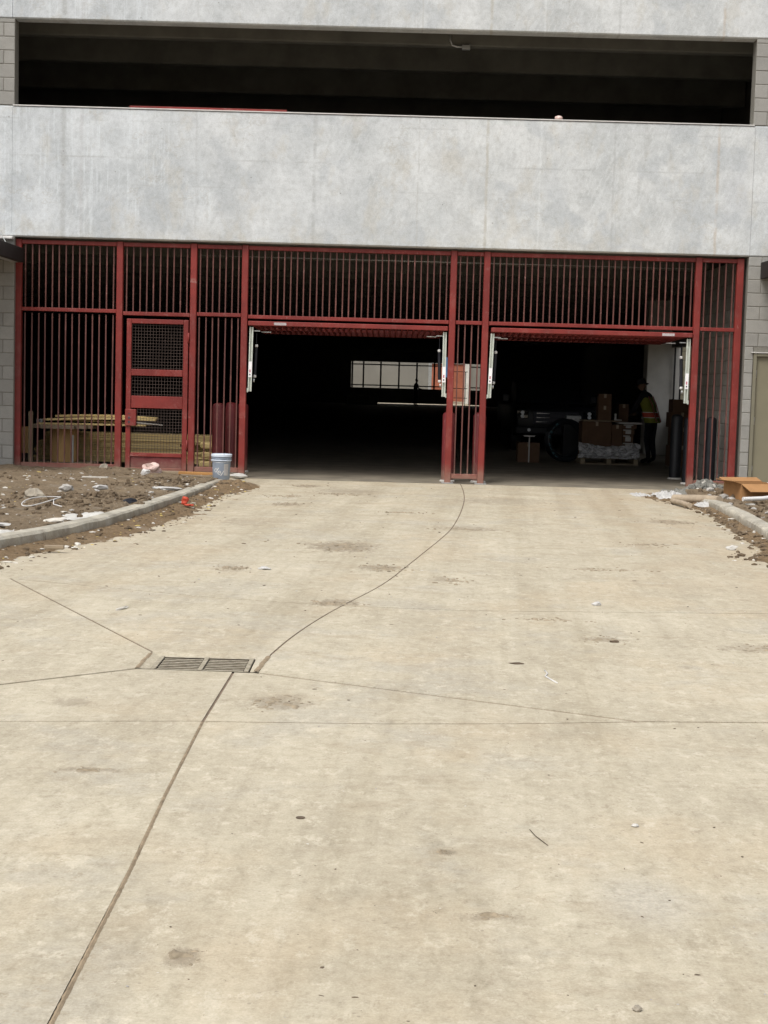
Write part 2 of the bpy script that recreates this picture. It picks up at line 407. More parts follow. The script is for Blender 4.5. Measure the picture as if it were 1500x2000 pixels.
def kerb():
    t = M['kerb']
    p = t.pos()
    c = t.ramp(t.noise(p, 3, 6, 0.65), [(0.36, (0.27, 0.245, 0.195)), (0.62, (0.52, 0.475, 0.385))])
    c = t.mix(t.math('MULTIPLY', t.step(t.noise(t.map(p, (4, 4, 0.6)), 2.2, 5, 0.6), 0.5, 0.66), 0.6), c, (0.235, 0.21, 0.175))
    kd = t.math('ADD', t.xyz(p)[2], t.math('MULTIPLY', t.noise(p, 5, 5, 0.7), 0.16))
    c = t.mix(t.math('MULTIPLY', t.step(kd, 0.19, 0.10), 0.75), c, (0.24, 0.175, 0.11))
    c = t.mix(t.math('MULTIPLY', t.step(t.noise(t.map(p, loc=(9, 1, 1)), 5, 5, 0.6), 0.54, 0.66), 0.5), c, (0.57, 0.545, 0.48))
    g = t.noise(p, 70, 4, 0.7)
    c = t.mix(0.25, c, t.ramp(g, [(0.3, (0.2, 0.19, 0.16)), (0.7, (0.55, 0.53, 0.46))]))
    t.bump(g, 0.6, 0.008)
    return t.col(c)
M['kerb'] = kerb()
M['pale'] = simple('pale_fragment', (0.54, 0.51, 0.45), 0.8, var=0.18, scale=20)
M['greychip'] = simple('grey_fragment', (0.36, 0.34, 0.31), 0.85, var=0.25, scale=20)
M['yellowchip'] = simple('yellow_fragment', (0.55, 0.42, 0.14), 0.8, var=0.2, scale=20)
M['brownchip'] = simple('brown_fragment', (0.10, 0.072, 0.048), 0.9, var=0.3, scale=20)
M['cement'] = simple('hardened_cement', (0.48, 0.465, 0.43), 0.9, var=0.22, scale=6, bump=0.4)
M['pinkrock'] = simple('pink_brick_lump', (0.56, 0.38, 0.33), 0.95, var=0.3, scale=16, bump=0.8, c2=(0.60, 0.46, 0.41))
M['greyrock'] = simple('grey_rock', (0.30, 0.265, 0.21), 0.95, var=0.3, scale=9, bump=0.6)
M['rubble'] = simple('rubble_concrete', (0.17, 0.165, 0.145), 0.95, var=0.35, scale=12, bump=0.6)
M['white'] = simple('white_plastic', (0.62, 0.61, 0.59), 0.5, var=0.08)
M['paper'] = simple('white_paper', (0.45, 0.44, 0.42), 0.85, var=0.12, scale=14)
M['dustypipe'] = simple('dusty_pipe', (0.36, 0.29, 0.21), 0.7, var=0.2, scale=10)
M['bucket'] = simple('grey_blue_plastic', (0.27, 0.31, 0.37), 0.5, var=0.12, scale=10)
M['lid'] = simple('pale_blue_lid', (0.60, 0.66, 0.74), 0.45, var=0.12, scale=14)
M['cardboard'] = simple('cardboard', (0.34, 0.18, 0.075), 0.9, var=0.1, scale=6)
M['cardboard_dark'] = simple('dull_cardboard', (0.135, 0.078, 0.046), 0.9, var=0.15, scale=5, rv=0.3)
M['tape'] = simple('packing_tape', (0.35, 0.28, 0.2), 0.3, var=0.1)
M['orange'] = simple('orange_plastic', (0.42, 0.06, 0.03), 0.6, var=0.2, scale=20)
M['sheet'] = simple('plastic_sheeting', (0.60, 0.60, 0.61), 0.22, var=0.15, scale=7, spec=0.6)
M['hose'] = simple('black_hose', (0.012, 0.016, 0.02), 0.4, var=0.2)
M['teal'] = simple('teal_print', (0.10, 0.24, 0.29), 0.6, var=0.2)
M['paint'] = simple('black_car_paint', (0.008, 0.009, 0.011), 0.4, 0.0, var=0.1, spec=0.35)
M['glass'] = simple('dark_window_glass', (0.01, 0.012, 0.014), 0.05, 0.0, var=0.05, spec=0.7)
M['chrome'] = simple('chrome', (0.75, 0.76, 0.78), 0.12, 1.0, var=0.05)
M['lamp'] = simple('headlamp_lens', (0.85, 0.87, 0.88), 0.25, 0.0, var=0.05)
M['tyre'] = simple('tyre_rubber', (0.015, 0.015, 0.016), 0.85, var=0.2)
M['vest'] = simple('lime_vest', (0.20, 0.21, 0.03), 0.8, var=0.12)
M['vest_stripe'] = simple('orange_vest_stripe', (0.48, 0.075, 0.04), 0.7, var=0.1)
M['reflect'] = simple('silver_reflective_tape', (0.72, 0.70, 0.66), 0.4, 0.0, var=0.08)
M['cloth'] = simple('dark_cloth', (0.018, 0.019, 0.024), 0.95, var=0.3)
M['skin'] = simple('skin', (0.20, 0.115, 0.075), 0.6, var=0.08)
M['brick'] = simple('red_brick', (0.42, 0.145, 0.085), 0.9, var=0.2, scale=1.6, rv=0.25)
M['farwall'] = simple('pale_render_wall', (0.20, 0.19, 0.165), 0.9, var=0.1, scale=0.6)
M['frame_dark'] = simple('dark_window_frame', (0.02, 0.02, 0.02), 0.5, var=0.1)
M['column'] = simple('cast_column_concrete', (0.60, 0.58, 0.53), 0.85, var=0.12, scale=2.5)
M['ground'] = dirt_mat('open_ground', (0.14, 0.105, 0.07), (0.25, 0.2, 0.14))
M['blue'] = simple('blue_sign', (0.14, 0.32, 0.60), 0.5, var=0.06)
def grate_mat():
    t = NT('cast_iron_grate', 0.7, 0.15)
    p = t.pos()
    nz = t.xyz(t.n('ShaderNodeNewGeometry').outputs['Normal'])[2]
    pale_top = t.ramp(t.noise(p, 25, 5, 0.6), [(0.35, (0.24, 0.205, 0.145)), (0.65, (0.45, 0.405, 0.31))])
    side_shade = t.ramp(t.noise(p, 18, 5, 0.6), [(0.35, (0.03, 0.023, 0.016)), (0.65, (0.075, 0.055, 0.036))])
    return t.col(t.mix(t.step(nz, 0.5, 0.9), side_shade, pale_top))  # pale tops, dark sides: shade between the slats put into the colour
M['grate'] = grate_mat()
M['pit'] = simple('drain_pit', (0.04, 0.035, 0.03), 0.95, var=0.2)

# ------------------------------------------------------------------ mesh helpers
class MB:
    def __init__(s):
        s.v, s.f = [], []
    def add(s, vs, fs):
        k = len(s.v)
        s.v += [tuple(x) for x in vs]
        s.f += [tuple(i + k for i in f) for f in fs]
        return s
    def box(s, x0, x1, y0, y1, z0, z1):
        vs = [(x, y, z) for z in (z0, z1) for y in (y0, y1) for x in (x0, x1)]
        return s.add(vs, [(0, 2, 3, 1), (4, 5, 7, 6), (0, 1, 5, 4), (2, 6, 7, 3), (0, 4, 6, 2), (1, 3, 7, 5)])
    def obox(s, c, size, rot=None):
        hx, hy, hz = size[0] / 2, size[1] / 2, size[2] / 2
        m = rot or Matrix.Identity(3)
        vs = [Vector(c) + m @ Vector((x, y, z)) for z in (-hz, hz) for y in (-hy, hy) for x in (-hx, hx)]
        return s.add(vs, [(0, 2, 3, 1), (4, 5, 7, 6), (0, 1, 5, 4), (2, 6, 7, 3), (0, 4, 6, 2), (1, 3, 7, 5)])
    def bar(s, a, b, wx, wz):
        """square bar from a to b"""
        a, b = Vector(a), Vector(b)
        d = (b - a).normalized()
        u = Vector((0, 0, 1)) if abs(d.z) < 0.9 else Vector((0, 1, 0))
        r = d.cross(u).normalized()
        u = r.cross(d)
        vs = [p + r * (wx / 2 * i) + u * (wz / 2 * j) for p in (a, b) for i, j in ((-1, -1), (1, -1), (1, 1), (-1, 1))]
        return s.add(vs, [(3, 2, 1, 0), (4, 5, 6, 7), (0, 1, 5, 4), (1, 2, 6, 5), (2, 3, 7, 6), (3, 0, 4, 7)])
    def tube(s, path, r, n=8, caps=True):
        path = [Vector(p) for p in path]
        rs = r if isinstance(r, (list, tuple)) else [r] * len(path)
        k = len(s.v)
        for i, p in enumerate(path):
            d = (path[min(i + 1, len(path) - 1)] - path[max(i - 1, 0)])
            d = d.normalized() if d.length > 1e-9 else Vector((0, 0, 1))
            u = Vector((0, 0, 1)) if abs(d.z) < 0.92 else Vector((0, 1, 0))
            a = d.cross(u).normalized()
            b = a.cross(d)
            for j in range(n):
                t = 2 * math.pi * j / n
                s.v.append(tuple(p + a * (rs[i] * math.cos(t)) + b * (rs[i] * math.sin(t))))
        for i in range(len(path) - 1):
            for j in range(n):
                s.f.append((k + i * n + j, k + (i + 1) * n + j, k + (i + 1) * n + (j + 1) % n, k + i * n + (j + 1) % n))
        if caps:
            s.f.append(tuple(k + j for j in range(n)))
            s.f.append(tuple(k + (len(path) - 1) * n + j for j in reversed(range(n))))
        return s
    def lathe(s, prof, n=20, c=(0, 0, 0), axis='z'):
        k = len(s.v)
        for r, h in prof:
            for j in range(n):
                t = 2 * math.pi * j / n
                q = (r * math.cos(t), r * math.sin(t), h)
                if axis == 'x':
                    q = (q[2], q[0], q[1])
                if axis == 'y':
                    q = (q[0], q[2], q[1])
                s.v.append((c[0] + q[0], c[1] + q[1], c[2] + q[2]))
        for i in range(len(prof) - 1):
            for j in range(n):
                s.f.append((k + i * n + j, k + i * n + (j + 1) % n, k + (i + 1) * n + (j + 1) % n, k + (i + 1) * n + j))
        s.f.append(tuple(k + j for j in reversed(range(n))))
        s.f.append(tuple(k + (len(prof) - 1) * n + j for j in range(n)))
        return s
    def mesh(s, name, mat, smooth=False, bevel=0.0, off=(0, 0, 0), seg=1):
        me = bpy.data.meshes.new(name)
        o = Vector(off)
        me.from_pydata([tuple(Vector(v) - o) for v in s.v], [], s.f)
        bm = bmesh.new()
        bm.from_mesh(me)
        bmesh.ops.recalc_face_normals(bm, faces=bm.faces)
        if bevel:
            es = [e for e in bm.edges if len(e.link_faces) == 2 and e.calc_face_angle(0) > 0.6]
            bmesh.ops.bevel(bm, geom=es, offset=bevel, segments=seg, affect='EDGES', profile=0.5, clamp_overlap=True)
        bm.to_mesh(me)
        bm.free()
        if smooth:
            for p in me.polygons:
                p.use_smooth = True
            if smooth == 'auto':
                try:
                    me.set_sharp_from_angle(angle=R(40))
                except Exception:
                    pass
        me.materials.append(mat)
        return me
    def build(s, name, mat, parent=None, smooth=False, bevel=0.0, seg=1):
        off = parent_loc(parent)
        return put(name, s.mesh(name, mat, smooth, bevel, off, seg), parent)

def parent_loc(p):
    v = Vector((0, 0, 0))
    while p is not None:
        v += p.location
        p = p.parent
    return v

def put(name, me, parent=None, loc=None, rot=None):
    o = bpy.data.objects.new(name, me)
    C.objects.link(o)
    o.parent = parent
    if loc is not None:
        o.location = loc
    if rot is not None:
        o.rotation_euler = rot
    return o

def tag(o, label=None, cat=None, group=None, kind=None):
    if label:
        o['label'] = label
    if cat:
        o['category'] = cat
    if group:
        o['group'] = group
    if kind:
        o['kind'] = kind
    return o

def thing(name, label, cat, loc=(0, 0, 0), rz=0.0, group=None):
    o = bpy.data.objects.new(name, None)
    C.objects.link(o)
    o.empty_display_size = 0.1
    o.location = loc
    o.rotation_euler = (0, 0, rz)
    return tag(o, label, cat, group)

def struct(name, mb, mat, parent=None, **kw):
    o = mb.build(name, mat, parent, **kw)
    if parent is None:
        o['kind'] = 'structure'
    return o

def copy_tree(o, parent=None):
    c = o.copy()
    C.objects.link(c)
    c.parent = parent
    for ch in list(o.children):
        copy_tree(ch, c)
    return c

def fbm(x, y, z=0.0, oct=4):
    return mnoise.fractal(Vector((x, y, z)), 1.0, 2.0, oct)

def heightfield(name, x0, x1, y0, y1, nx, ny, fn, mat, cull=-0.004):
    zs = [[fn(x0 + (x1 - x0) * i / nx, y0 + (y1 - y0) * j / ny) for i in range(nx + 1)] for j in range(ny + 1)]
    idx, vs, fs = {}, [], []
    def vid(i, j):
        if (i, j) not in idx:
            idx[(i, j)] = len(vs)
            vs.append((x0 + (x1 - x0) * i / nx, y0 + (y1 - y0) * j / ny, zs[j][i]))
        return idx[(i, j)]
    for j in range(ny):
        for i in range(nx):
            if max(zs[j][i], zs[j][i + 1], zs[j + 1][i], zs[j + 1][i + 1]) > cull:
                fs.append((vid(i, j), vid(i + 1, j), vid(i + 1, j + 1), vid(i, j + 1)))
    mb = MB()
    mb.add(vs, fs)
    return mb, name, mat

def lump(r, seed, squash=(1, 1, 1), rough=0.35, sub=2):
    bm = bmesh.new()
    bmesh.ops.create_icosphere(bm, subdivisions=sub, radius=1.0)
    rr = random.Random(seed)
    off = Vector((rr.uniform(0, 50), rr.uniform(0, 50), rr.uniform(0, 50)))
    for v in bm.verts:
        d = 1 + rough * mnoise.fractal(v.co * 1.3 + off, 1.0, 2.0, 3)
        v.co = Vector((v.co.x * squash[0], v.co.y * squash[1], v.co.z * squash[2])) * (r * d)
    vs = [tuple(v.co) for v in bm.verts]
    fs = [tuple(v.index for v in f.verts) for f in bm.faces]
    bm.free()
    return vs, fs

def add_lump(mb, c, r, seed, squash=(1, 1, 1), rough=0.35, sub=1, rz=0.0):
    vs, fs = lump(r, seed, squash, rough, sub)
    cs, sn = math.cos(rz), math.sin(rz)
    mb.add([(c[0] + x * cs - y * sn, c[1] + x * sn + y * cs, c[2] + z) for x, y, z in vs], fs)

def text_mesh(body, size, name, mat, extrude=0.0):
    cu = bpy.data.curves.new(name, 'FONT')
    cu.body = body
    cu.size = size
    cu.extrude = extrude
    cu.align_x = 'CENTER'
    cu.align_y = 'CENTER'
    cu.resolution_u = 3
    o = bpy.data.objects.new(name, cu)
    C.objects.link(o)
    dg = bpy.context.evaluated_depsgraph_get()
    me = bpy.data.meshes.new_from_object(o.evaluated_get(dg))
    bpy.data.objects.remove(o)
    bpy.data.curves.remove(cu)
    me.materials.clear()
    me.materials.append(mat)
    return me

# ================================================================== SETTING
# ------------------------------------------------------------------ ground and drive
struct('ground', MB().add([(-400, -300, -0.16), (400, -300, -0.16), (400, 500, -0.16), (-400, 500, -0.16)], [(0, 1, 2, 3)]), M['ground'])
FY = 23.70                      # front face of the garage
d0, d1, d2, d3 = (-1.290, 8.015), (-1.280, 8.530), (-0.615, 8.530), (-0.640, 7.995)
K = (-0.771, 8.000)
H1a = [(-9, 12.9), (-4.6, 12.05), (-2.79, 11.43)]
H1b = [(-2.79, 11.43), (-2.242, 11.195), (-1.171, 10.72), (-0.27, 10.50)]
H1c = [(-0.27, 10.50), (0.544, 10.422), (2.093, 10.60), (2.712, 10.68), (9, 11.2)]
CV1 = [d2, (-0.535, 9.14), (-0.41, 9.85), (-0.27, 10.50)]
CV2 = [(-0.27, 10.50), (0.0, 11.65), (0.20, 12.85), (0.386, 14.03), (0.56, 15.15), (0.711, 16.22), (0.86, 17.7), (0.99, 19.3), (1.08, 20.7), (1.14, 22.2), (1.17, FY - 0.02)]
def smooth_curve(pts, n=4):
    out = []
    for i in range(len(pts) - 1):
        p0, p1, p2, p3 = (Vector(pts[max(0, min(len(pts) - 1, i + k))]) for k in (-1, 0, 1, 2))
        for j in range(n):
            t = j / n
            q = 0.5 * ((2 * p1) + (p2 - p0) * t + (2 * p0 - 5 * p1 + 4 * p2 - p3) * t * t + (3 * p1 - p0 - 3 * p2 + p3) * t ** 3)
            out.append((round(q.x, 4), round(q.y, 4)) if j else pts[i])
    return out + [pts[-1]]
_cv = smooth_curve(CV1 + CV2[1:])
_k = 4 * (len(CV1) - 1)
CV1, CV2 = _cv[:_k + 1], _cv[_k:]
M1, M2, M3 = (-3.0, 6.53), (-0.79, 6.82), (1.221, 7.062)
W2, E2 = (-9, 5.9), (9, 7.75)
H2m = [M2, (0.027, 6.87), (0.613, 6.945), M3]
slabs = [
    (H1a + H1b[1:] + CV2[1:] + [(-9, FY - 0.02)], 0),
    (H1c + [(9, FY - 0.02)] + CV2[::-1][:-1], 1),
    ([W2, M1, d0, d1] + H1a[::-1], 2),
    ([d1] + CV1[:1] + CV1[1:] + H1b[::-1][1:], 3),
    ([d2, d3, M3, E2] + H1c[::-1] + CV1[::-1][1:-1], 4),
    ([d3, K] + H2m, 5),
    ([K, d0, M1, M2], 6),
    ([W2, (-9, -7), (-0.749, -7), (-0.765, 4.7), (-0.782, 5.6), M2, M1], 7),
    ([(-0.749, -7), (9, -7), E2] + H2m[::-1] + [(-0.782, 5.6), (-0.765, 4.7)], 8),
]
wide = [CV1, CV2, [(-0.749, -7), (-0.765, 4.7), (-0.782, 5.6), M2, K]]
def edge_gap(a, b):
    for pl in wide:
        for i in range(len(pl) - 1):
            if {pl[i], pl[i + 1]} == {a, b}:
                return 0.0065
    if any({pl[i], pl[i + 1]} == {a, b} for pl in (H1b, H1c) for i in range(len(pl) - 1)):
        return 0.011
    if {a, b} <= {d0, d1, d2, d3, K}:
        return 0.010 if {a, b} == {d1, d2} else 0.002
    return 0.0095
def inset(poly):
    A = sum(poly[i][0] * poly[(i + 1) % len(poly)][1] - poly[(i + 1) % len(poly)][0] * poly[i][1] for i in range(len(poly)))
    if A < 0:
        poly = poly[::-1]
    n = len(poly)
    ls = []
    for i in range(n):
        a, b = Vector(poly[i]), Vector(poly[(i + 1) % n])
        d = (b - a).normalized()
        nn = Vector((-d.y, d.x))
        ls.append((a + nn * edge_gap(poly[i], poly[(i + 1) % n]), d, nn))
    out = []
    for i in range(n):
        (p, d, n1), (q, e, n2) = ls[i - 1], ls[i]
        cr = d.x * e.y - d.y * e.x
        if abs(cr) < 0.004:
            out.append(q)
        else:
            t = ((q.x - p.x) * e.y - (q.y - p.y) * e.x) / cr
            out.append(p + d * t)
    return out
drive = thing('driveway', None, None)
drive['kind'] = 'structure'
for poly, k in slabs:
    pts = inset(list(poly))
    n = len(pts)
    dz = (k * 37 % 5) * 0.0006
    vs = [(p.x, p.y, dz) for p in pts] + [(p.x, p.y, -0.1) for p in pts]
    mb = MB().add(vs, [tuple(range(n))] + [(i, i + n, (i + 1) % n + n, (i + 1) % n) for i in range(n)])
    mb.build('slab', M['drive'], drive)
mb = MB()
for X0, X1, Y0, Y1 in ((-9, -1.29, -7, FY), (-0.61, 9, -7, FY), (-1.29, -0.61, -7, 7.985), (-1.29, -0.61, 8.54, FY)):
    mb.add([(X0, Y0, -0.0032), (X1, Y0, -0.0032), (X1, Y1, -0.0032), (X0, Y1, -0.0032)], [(0, 1, 2, 3)])
tag(mb.build('joint_soil', M['joint'], drive), kind='stuff')
# soil squeezed up out of the wide joint nearest the camera
def ribbon(path, wfn, z, seed):
    mb = MB()
    pts = []
    for i in range(len(path) - 1):
        a, b = Vector(path[i]), Vector(path[i + 1])
        L = (b - a).length
        k = max(2, int(L / 0.012))
        for j in range(k):
            pts.append(a + (b - a) * (j / k))
    for i in range(len(pts) - 1):
        d = (pts[i + 1] - pts[i]).normalized()
        nn = Vector((-d.y, d.x))
        for s_, q in ((0, pts[i]),):
            wl = wfn(q.y, 0) * (1 + 0.35 * fbm(q.y * 9, seed) + 0.4 * fbm(q.y * 40, seed + 3))
            wr = wfn(q.y, 1) * (1 + 0.35 * fbm(q.y * 9, seed + 7) + 0.4 * fbm(q.y * 40, seed + 9))
            l, r_ = q + nn * max(0.002, wl), q - nn * max(0.002, wr)
            mb.v += [(l.x, l.y, z - 0.004), (q.x, q.y, z), (r_.x, r_.y, z - 0.004)]
    for i in range(len(pts) - 2):
        k = i * 3
        mb.f += [(k, k + 1, k + 4, k + 3), (k + 1, k + 2, k + 5, k + 4)]
    return mb
rb = ribbon([(-0.749, 1.0), (-0.765, 4.7), (-0.782, 5.6), (-0.79, 6.82)], lambda y, s: 0.0070 if y < 5.9 else 0.0060, 0.0052, 1)
tag(rb.build('joint_soil', M['jointdirt'], drive), kind='stuff')

# ------------------------------------------------------------------ garage
G = thing('parking_garage', 'grey concrete parking garage with wide upper opening and block piers', 'building', (0, FY, 0))
XL, XR, YB = -13.0, 13.0, 105.0
# spandrels
def panel(name, x0, x1, z0, z1, th=0.25, y0=FY):
    # slightly chamfered slab of precast concrete
    c = 0.02
    mb = MB()
    prof = [(y0 + c, z0), (y0 + th, z0), (y0 + th, z1), (y0 + c, z1), (y0, z1 - c), (y0, z0 + c)]
    vs = [(x, y, z) for x in (x0, x1) for y, z in prof]
    fs = [tuple(range(6)), tuple(range(11, 5, -1))] + [(i, (i + 1) % 6, (i + 1) % 6 + 6, i + 6) for i in range(6)]
    mb.add(vs, fs)
    return mb.build(name, M['panel'], G)
panel('spandrel_panel', -5.795, 5.468, 3.600, 5.560)
panel('spandrel_panel', -9.0, -5.799, 3.600, 5.566, y0=FY + 0.006)
panel('spandrel_panel', 5.472, 8.0, 3.600, 5.566, y0=FY + 0.004)
panel('spandrel_panel', -5.80, 8.0, 6.853, 8.9)
panel('spandrel_panel', -9.0, -5.808, 6.853, 8.9, y0=FY + 0.004)
MB().box(-5.79, 5.455, FY - 0.012, FY + 0.30, 5.5605, 5.575).build('sill_flashing', M['flash'], G)
# block walls: generator
_cache = {}
def block_mesh(wd, dp, h, mat):
    k = (round(wd, 4), round(dp, 4), round(h, 4), mat.name)
    if k not in _cache:
        _cache[k] = MB().box(-wd / 2, wd / 2, -dp / 2, dp / 2, -h / 2, h / 2).mesh('block', mat, bevel=0.006)
    return _cache[k]
def block_wall(name, axis, u0, u1, z0, z1, face, depth, phase=0.0, hole=None, mat='cmu', out=-1, L=0.4064, hgt=0.2032, part='block', joint=0.010, parent=None, first=True):
    """face: coordinate of the wall face; axis 'x' runs along X facing -Y, 'y' runs along Y facing out*X"""
    par = parent if parent is not None else G
    rec = 0.006
    mb = MB()
    rects = [(u0, u1, z0, z1)]
    if hole:
        a, b, c_, d_ = hole
        rects = [r for r in ((u0, a, z0, z1), (b, u1, z0, z1), (a, b, d_, z1), (a, b, z0, c_)) if r[1] - r[0] > 0.01 and r[3] - r[2] > 0.01]
    for r in rects:
        if axis == 'x':
            mb.box(r[0] + .002, r[1] - .002, face + rec, face + depth, r[2], r[3])
        else:
            mb.box(*(sorted((face - out * rec, face - out * depth))), r[0] + .002, r[1] - .002, r[2], r[3])
    wl = mb.build(name, M['mortar'], par)
    base = parent_loc(wl)
    nrow = int(math.ceil((z1 - z0) / hgt - 0.05))
    for rw in range(nrow):
        za, zb = z0 + rw * hgt, min(z0 + (rw + 1) * hgt, z1)
        if zb - za < 0.05:
            continue
        u = u0 - (phase + (L / 2 if rw % 2 else 0)) % L
        while u < u1 - 0.03:
            a, b = max(u, u0), min(u + L, u1)
            u += L
            segs = [(a, b)]
            if hole and za < hole[3] - 0.03 and zb > hole[2] + 0.03:
                segs = [s_ for s_ in ((a, min(b, hole[0])), (max(a, hole[1]), b)) if s_[1] - s_[0] > 0.03]
            for a2, b2 in segs:
                if b2 - a2 < 0.03:
                    continue
                wd, h = b2 - a2 - joint, zb - za - joint
                dp = 0.06
                me = block_mesh(wd if axis == 'x' else dp, dp if axis == 'x' else wd, h, M[mat])
                j = rnd.uniform(-0.0015, 0.0015)
                if axis == 'x':
                    loc = ((a2 + b2) / 2, face + dp / 2 + j, (za + zb) / 2)
                else:
                    loc = (face - out * (dp / 2 + j), (a2 + b2) / 2, (za + zb) / 2)
                put(part, me, wl, Vector(loc) - base)
    return wl
block_wall('block_pier', 'x', -8.0, -5.752, 0.0, 3.598, FY + 0.005, 0.24, phase=0.16)
block_wall('block_pier', 'x', -8.0, -5.766, 5.567, 6.851, FY + 0.005, 0.24, phase=0.17)
block_wall('block_pier', 'x', 5.432, 8.0, 5.567, 6.851, FY + 0.005, 0.24, phase=0.2)
block_wall('block_pier', 'x', 5.462, 8.0, 0.0, 3.598, FY + 0.005, 0.24, phase=0.0, hole=(5.60, 6.66, 0.0, 2.14))
block_wall('inner_block_wall', 'y', 23.96, 27.3, 0.0, 3.60, 5.45, 0.15, phase=0.1, out=-1)
# right-hand metal door
dr = MB().box(5.66, 6.60, FY + 0.045, FY + 0.09, 0.06, 2.085).build('door', M['door'], G)
fr = MB()
fr.box(5.605, 5.657, FY - 0.005, FY + 0.15, 0.02, 2.137)
fr.box(6.603, 6.655, FY - 0.005, FY + 0.15, 0.02, 2.137)
fr.box(5.6575, 6.6025, FY - 0.005, FY + 0.15, 2.088, 2.137)
fr.build('door_frame', M['door_frame'], dr, bevel=0.004)
for z in (0.35, 1.1, 1.82):
    MB().tube([(5.662, FY + 0.036, z - 0.06), (5.662, FY + 0.036, z + 0.06)], 0.011, 8).build('hinge', M['galv'], dr, smooth=True)
MB().box(5.56, 6.70, FY - 0.02, FY + 0.02, 2.141, 2.155).build('lintel_flashing', M['flash'], dr)
MB().tube([(6.52, FY + 0.045, 1.02), (6.52, FY - 0.02, 1.02), (6.42, FY - 0.02, 1.02)], 0.01, 8).build('handle', M['galv'], dr, smooth=True)
MB().box(5.56, 8.0, FY + 0.0, FY + 0.3, -0.02, 0.055).build('door_sill', M['kerb'], dr)

# floors, ceilings, joists
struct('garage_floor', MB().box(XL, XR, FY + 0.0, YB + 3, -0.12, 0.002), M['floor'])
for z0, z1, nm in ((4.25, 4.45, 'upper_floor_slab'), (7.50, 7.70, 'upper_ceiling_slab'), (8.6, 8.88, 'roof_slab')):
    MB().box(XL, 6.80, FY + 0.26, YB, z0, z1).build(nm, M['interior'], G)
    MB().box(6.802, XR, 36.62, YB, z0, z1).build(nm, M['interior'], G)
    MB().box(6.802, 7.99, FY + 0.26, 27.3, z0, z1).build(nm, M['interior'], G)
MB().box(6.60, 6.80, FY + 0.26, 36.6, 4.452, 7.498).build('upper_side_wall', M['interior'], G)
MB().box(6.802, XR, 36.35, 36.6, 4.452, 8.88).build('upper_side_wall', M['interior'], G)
joist = MB().box(XL, 6.58, -0.10, 0.10, -0.325, 0.325).mesh('joist', M['interior'], bevel=0.02)
ys = [24.95, 26.95, 29.5, 31.6]
while ys[-1] < 100:
    ys.append(ys[-1] + 2.2)
for i, y in enumerate(ys):
    put('joist', joist, G, (0, y - FY, 3.60 + 0.325))
    if i < 16:
        put('joist', joist, G, (0, y - FY, 6.87 + 0.325))
# conduit and box on the first joist of the upper storey
MB().tube([(0.84, 24.80, 7.02), (0.845, 24.80, 6.93), (0.88, 24.80, 6.87), (0.95, 24.80, 6.845), (1.10, 24.80, 6.845), (1.16, 24.80, 6.88)], 0.016, 8).build('conduit', M['galv'], G, smooth=True)
MB().box(1.03, 1.16, 24.76, 24.84, 6.80, 6.875).build('junction_box', M['galv'], G, bevel=0.006)
MB().tube([(-3.0, 24.35, 3.44), (4.7, 24.35, 3.44)], 0.008, 6).build('conduit', M['galv'], G, smooth=True)
# outer walls
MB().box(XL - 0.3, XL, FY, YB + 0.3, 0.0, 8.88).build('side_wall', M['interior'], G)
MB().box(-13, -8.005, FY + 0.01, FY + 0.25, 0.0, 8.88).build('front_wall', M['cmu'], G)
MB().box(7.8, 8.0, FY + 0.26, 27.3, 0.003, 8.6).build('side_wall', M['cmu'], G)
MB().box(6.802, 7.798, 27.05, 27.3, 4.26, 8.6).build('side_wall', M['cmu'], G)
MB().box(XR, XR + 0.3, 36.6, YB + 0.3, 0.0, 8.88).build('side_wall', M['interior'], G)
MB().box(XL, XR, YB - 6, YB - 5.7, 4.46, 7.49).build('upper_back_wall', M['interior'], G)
# right side: recess, side opening onto a small open court, lit column
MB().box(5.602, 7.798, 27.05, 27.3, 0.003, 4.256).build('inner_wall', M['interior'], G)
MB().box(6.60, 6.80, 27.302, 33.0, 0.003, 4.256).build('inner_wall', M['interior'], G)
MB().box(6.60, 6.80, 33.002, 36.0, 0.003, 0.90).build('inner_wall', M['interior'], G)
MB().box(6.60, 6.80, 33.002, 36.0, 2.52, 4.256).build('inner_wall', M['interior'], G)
MB().box(6.05, 6.82, 36.05, 36.6, 0.003, 4.256).build('column', M['column'], G, bevel=0.015)
MB().box(6.83, XR, 36.35, 36.6, 0.003, 4.256).build('inner_wall', M['interior'], G)
wf = MB()
for y in (33.05, 34.3, 35.2, 35.95):
    wf.box(6.66, 6.69, y - 0.04, y + 0.04, 0.90, 2.52)
wf.build('window_frame', M['frame_dark'], G)['label'] = 'dark mullions of the side opening'

# ------------------------------------------------------------------ far end of the garage, and what lies beyond
bw = MB()
bw.box(XL, -2.50, YB, YB + 0.3, 0.003, 4.256)
bw.box(-2.498, 4.05, YB, YB + 0.3, 0.10, 1.10)  # raised off the floor: slot added so daylight shows as a pale strip
bw.box(5.55, 6.4, YB, YB + 0.3, 0.10, 1.10)
bw.box(-2.498, 6.4, YB, YB + 0.3, 2.88, 4.256)
bw.box(6.402, XR, YB, YB + 0.3, 0.003, 4.256)
bw.build('back_wall', M['interior'], G)
for x in (-2.42, -1.66, -0.48, 0.76, 1.98, 3.17, 4.02, 5.60, 6.35):
    MB().box(x - 0.055, x + 0.055, YB + 0.1, YB + 0.2, 1.102, 2.878).build('mullion', M['frame_dark'], G)
for z in (1.28, 2.68):
    MB().box(-2.49, 4.0, YB + 0.12, YB + 0.18, z - 0.04, z + 0.04).build('rail', M['frame_dark'], G)
    MB().box(5.66, 6.30, YB + 0.12, YB + 0.18, z - 0.04, z + 0.04).build('rail', M['frame_dark'], G)
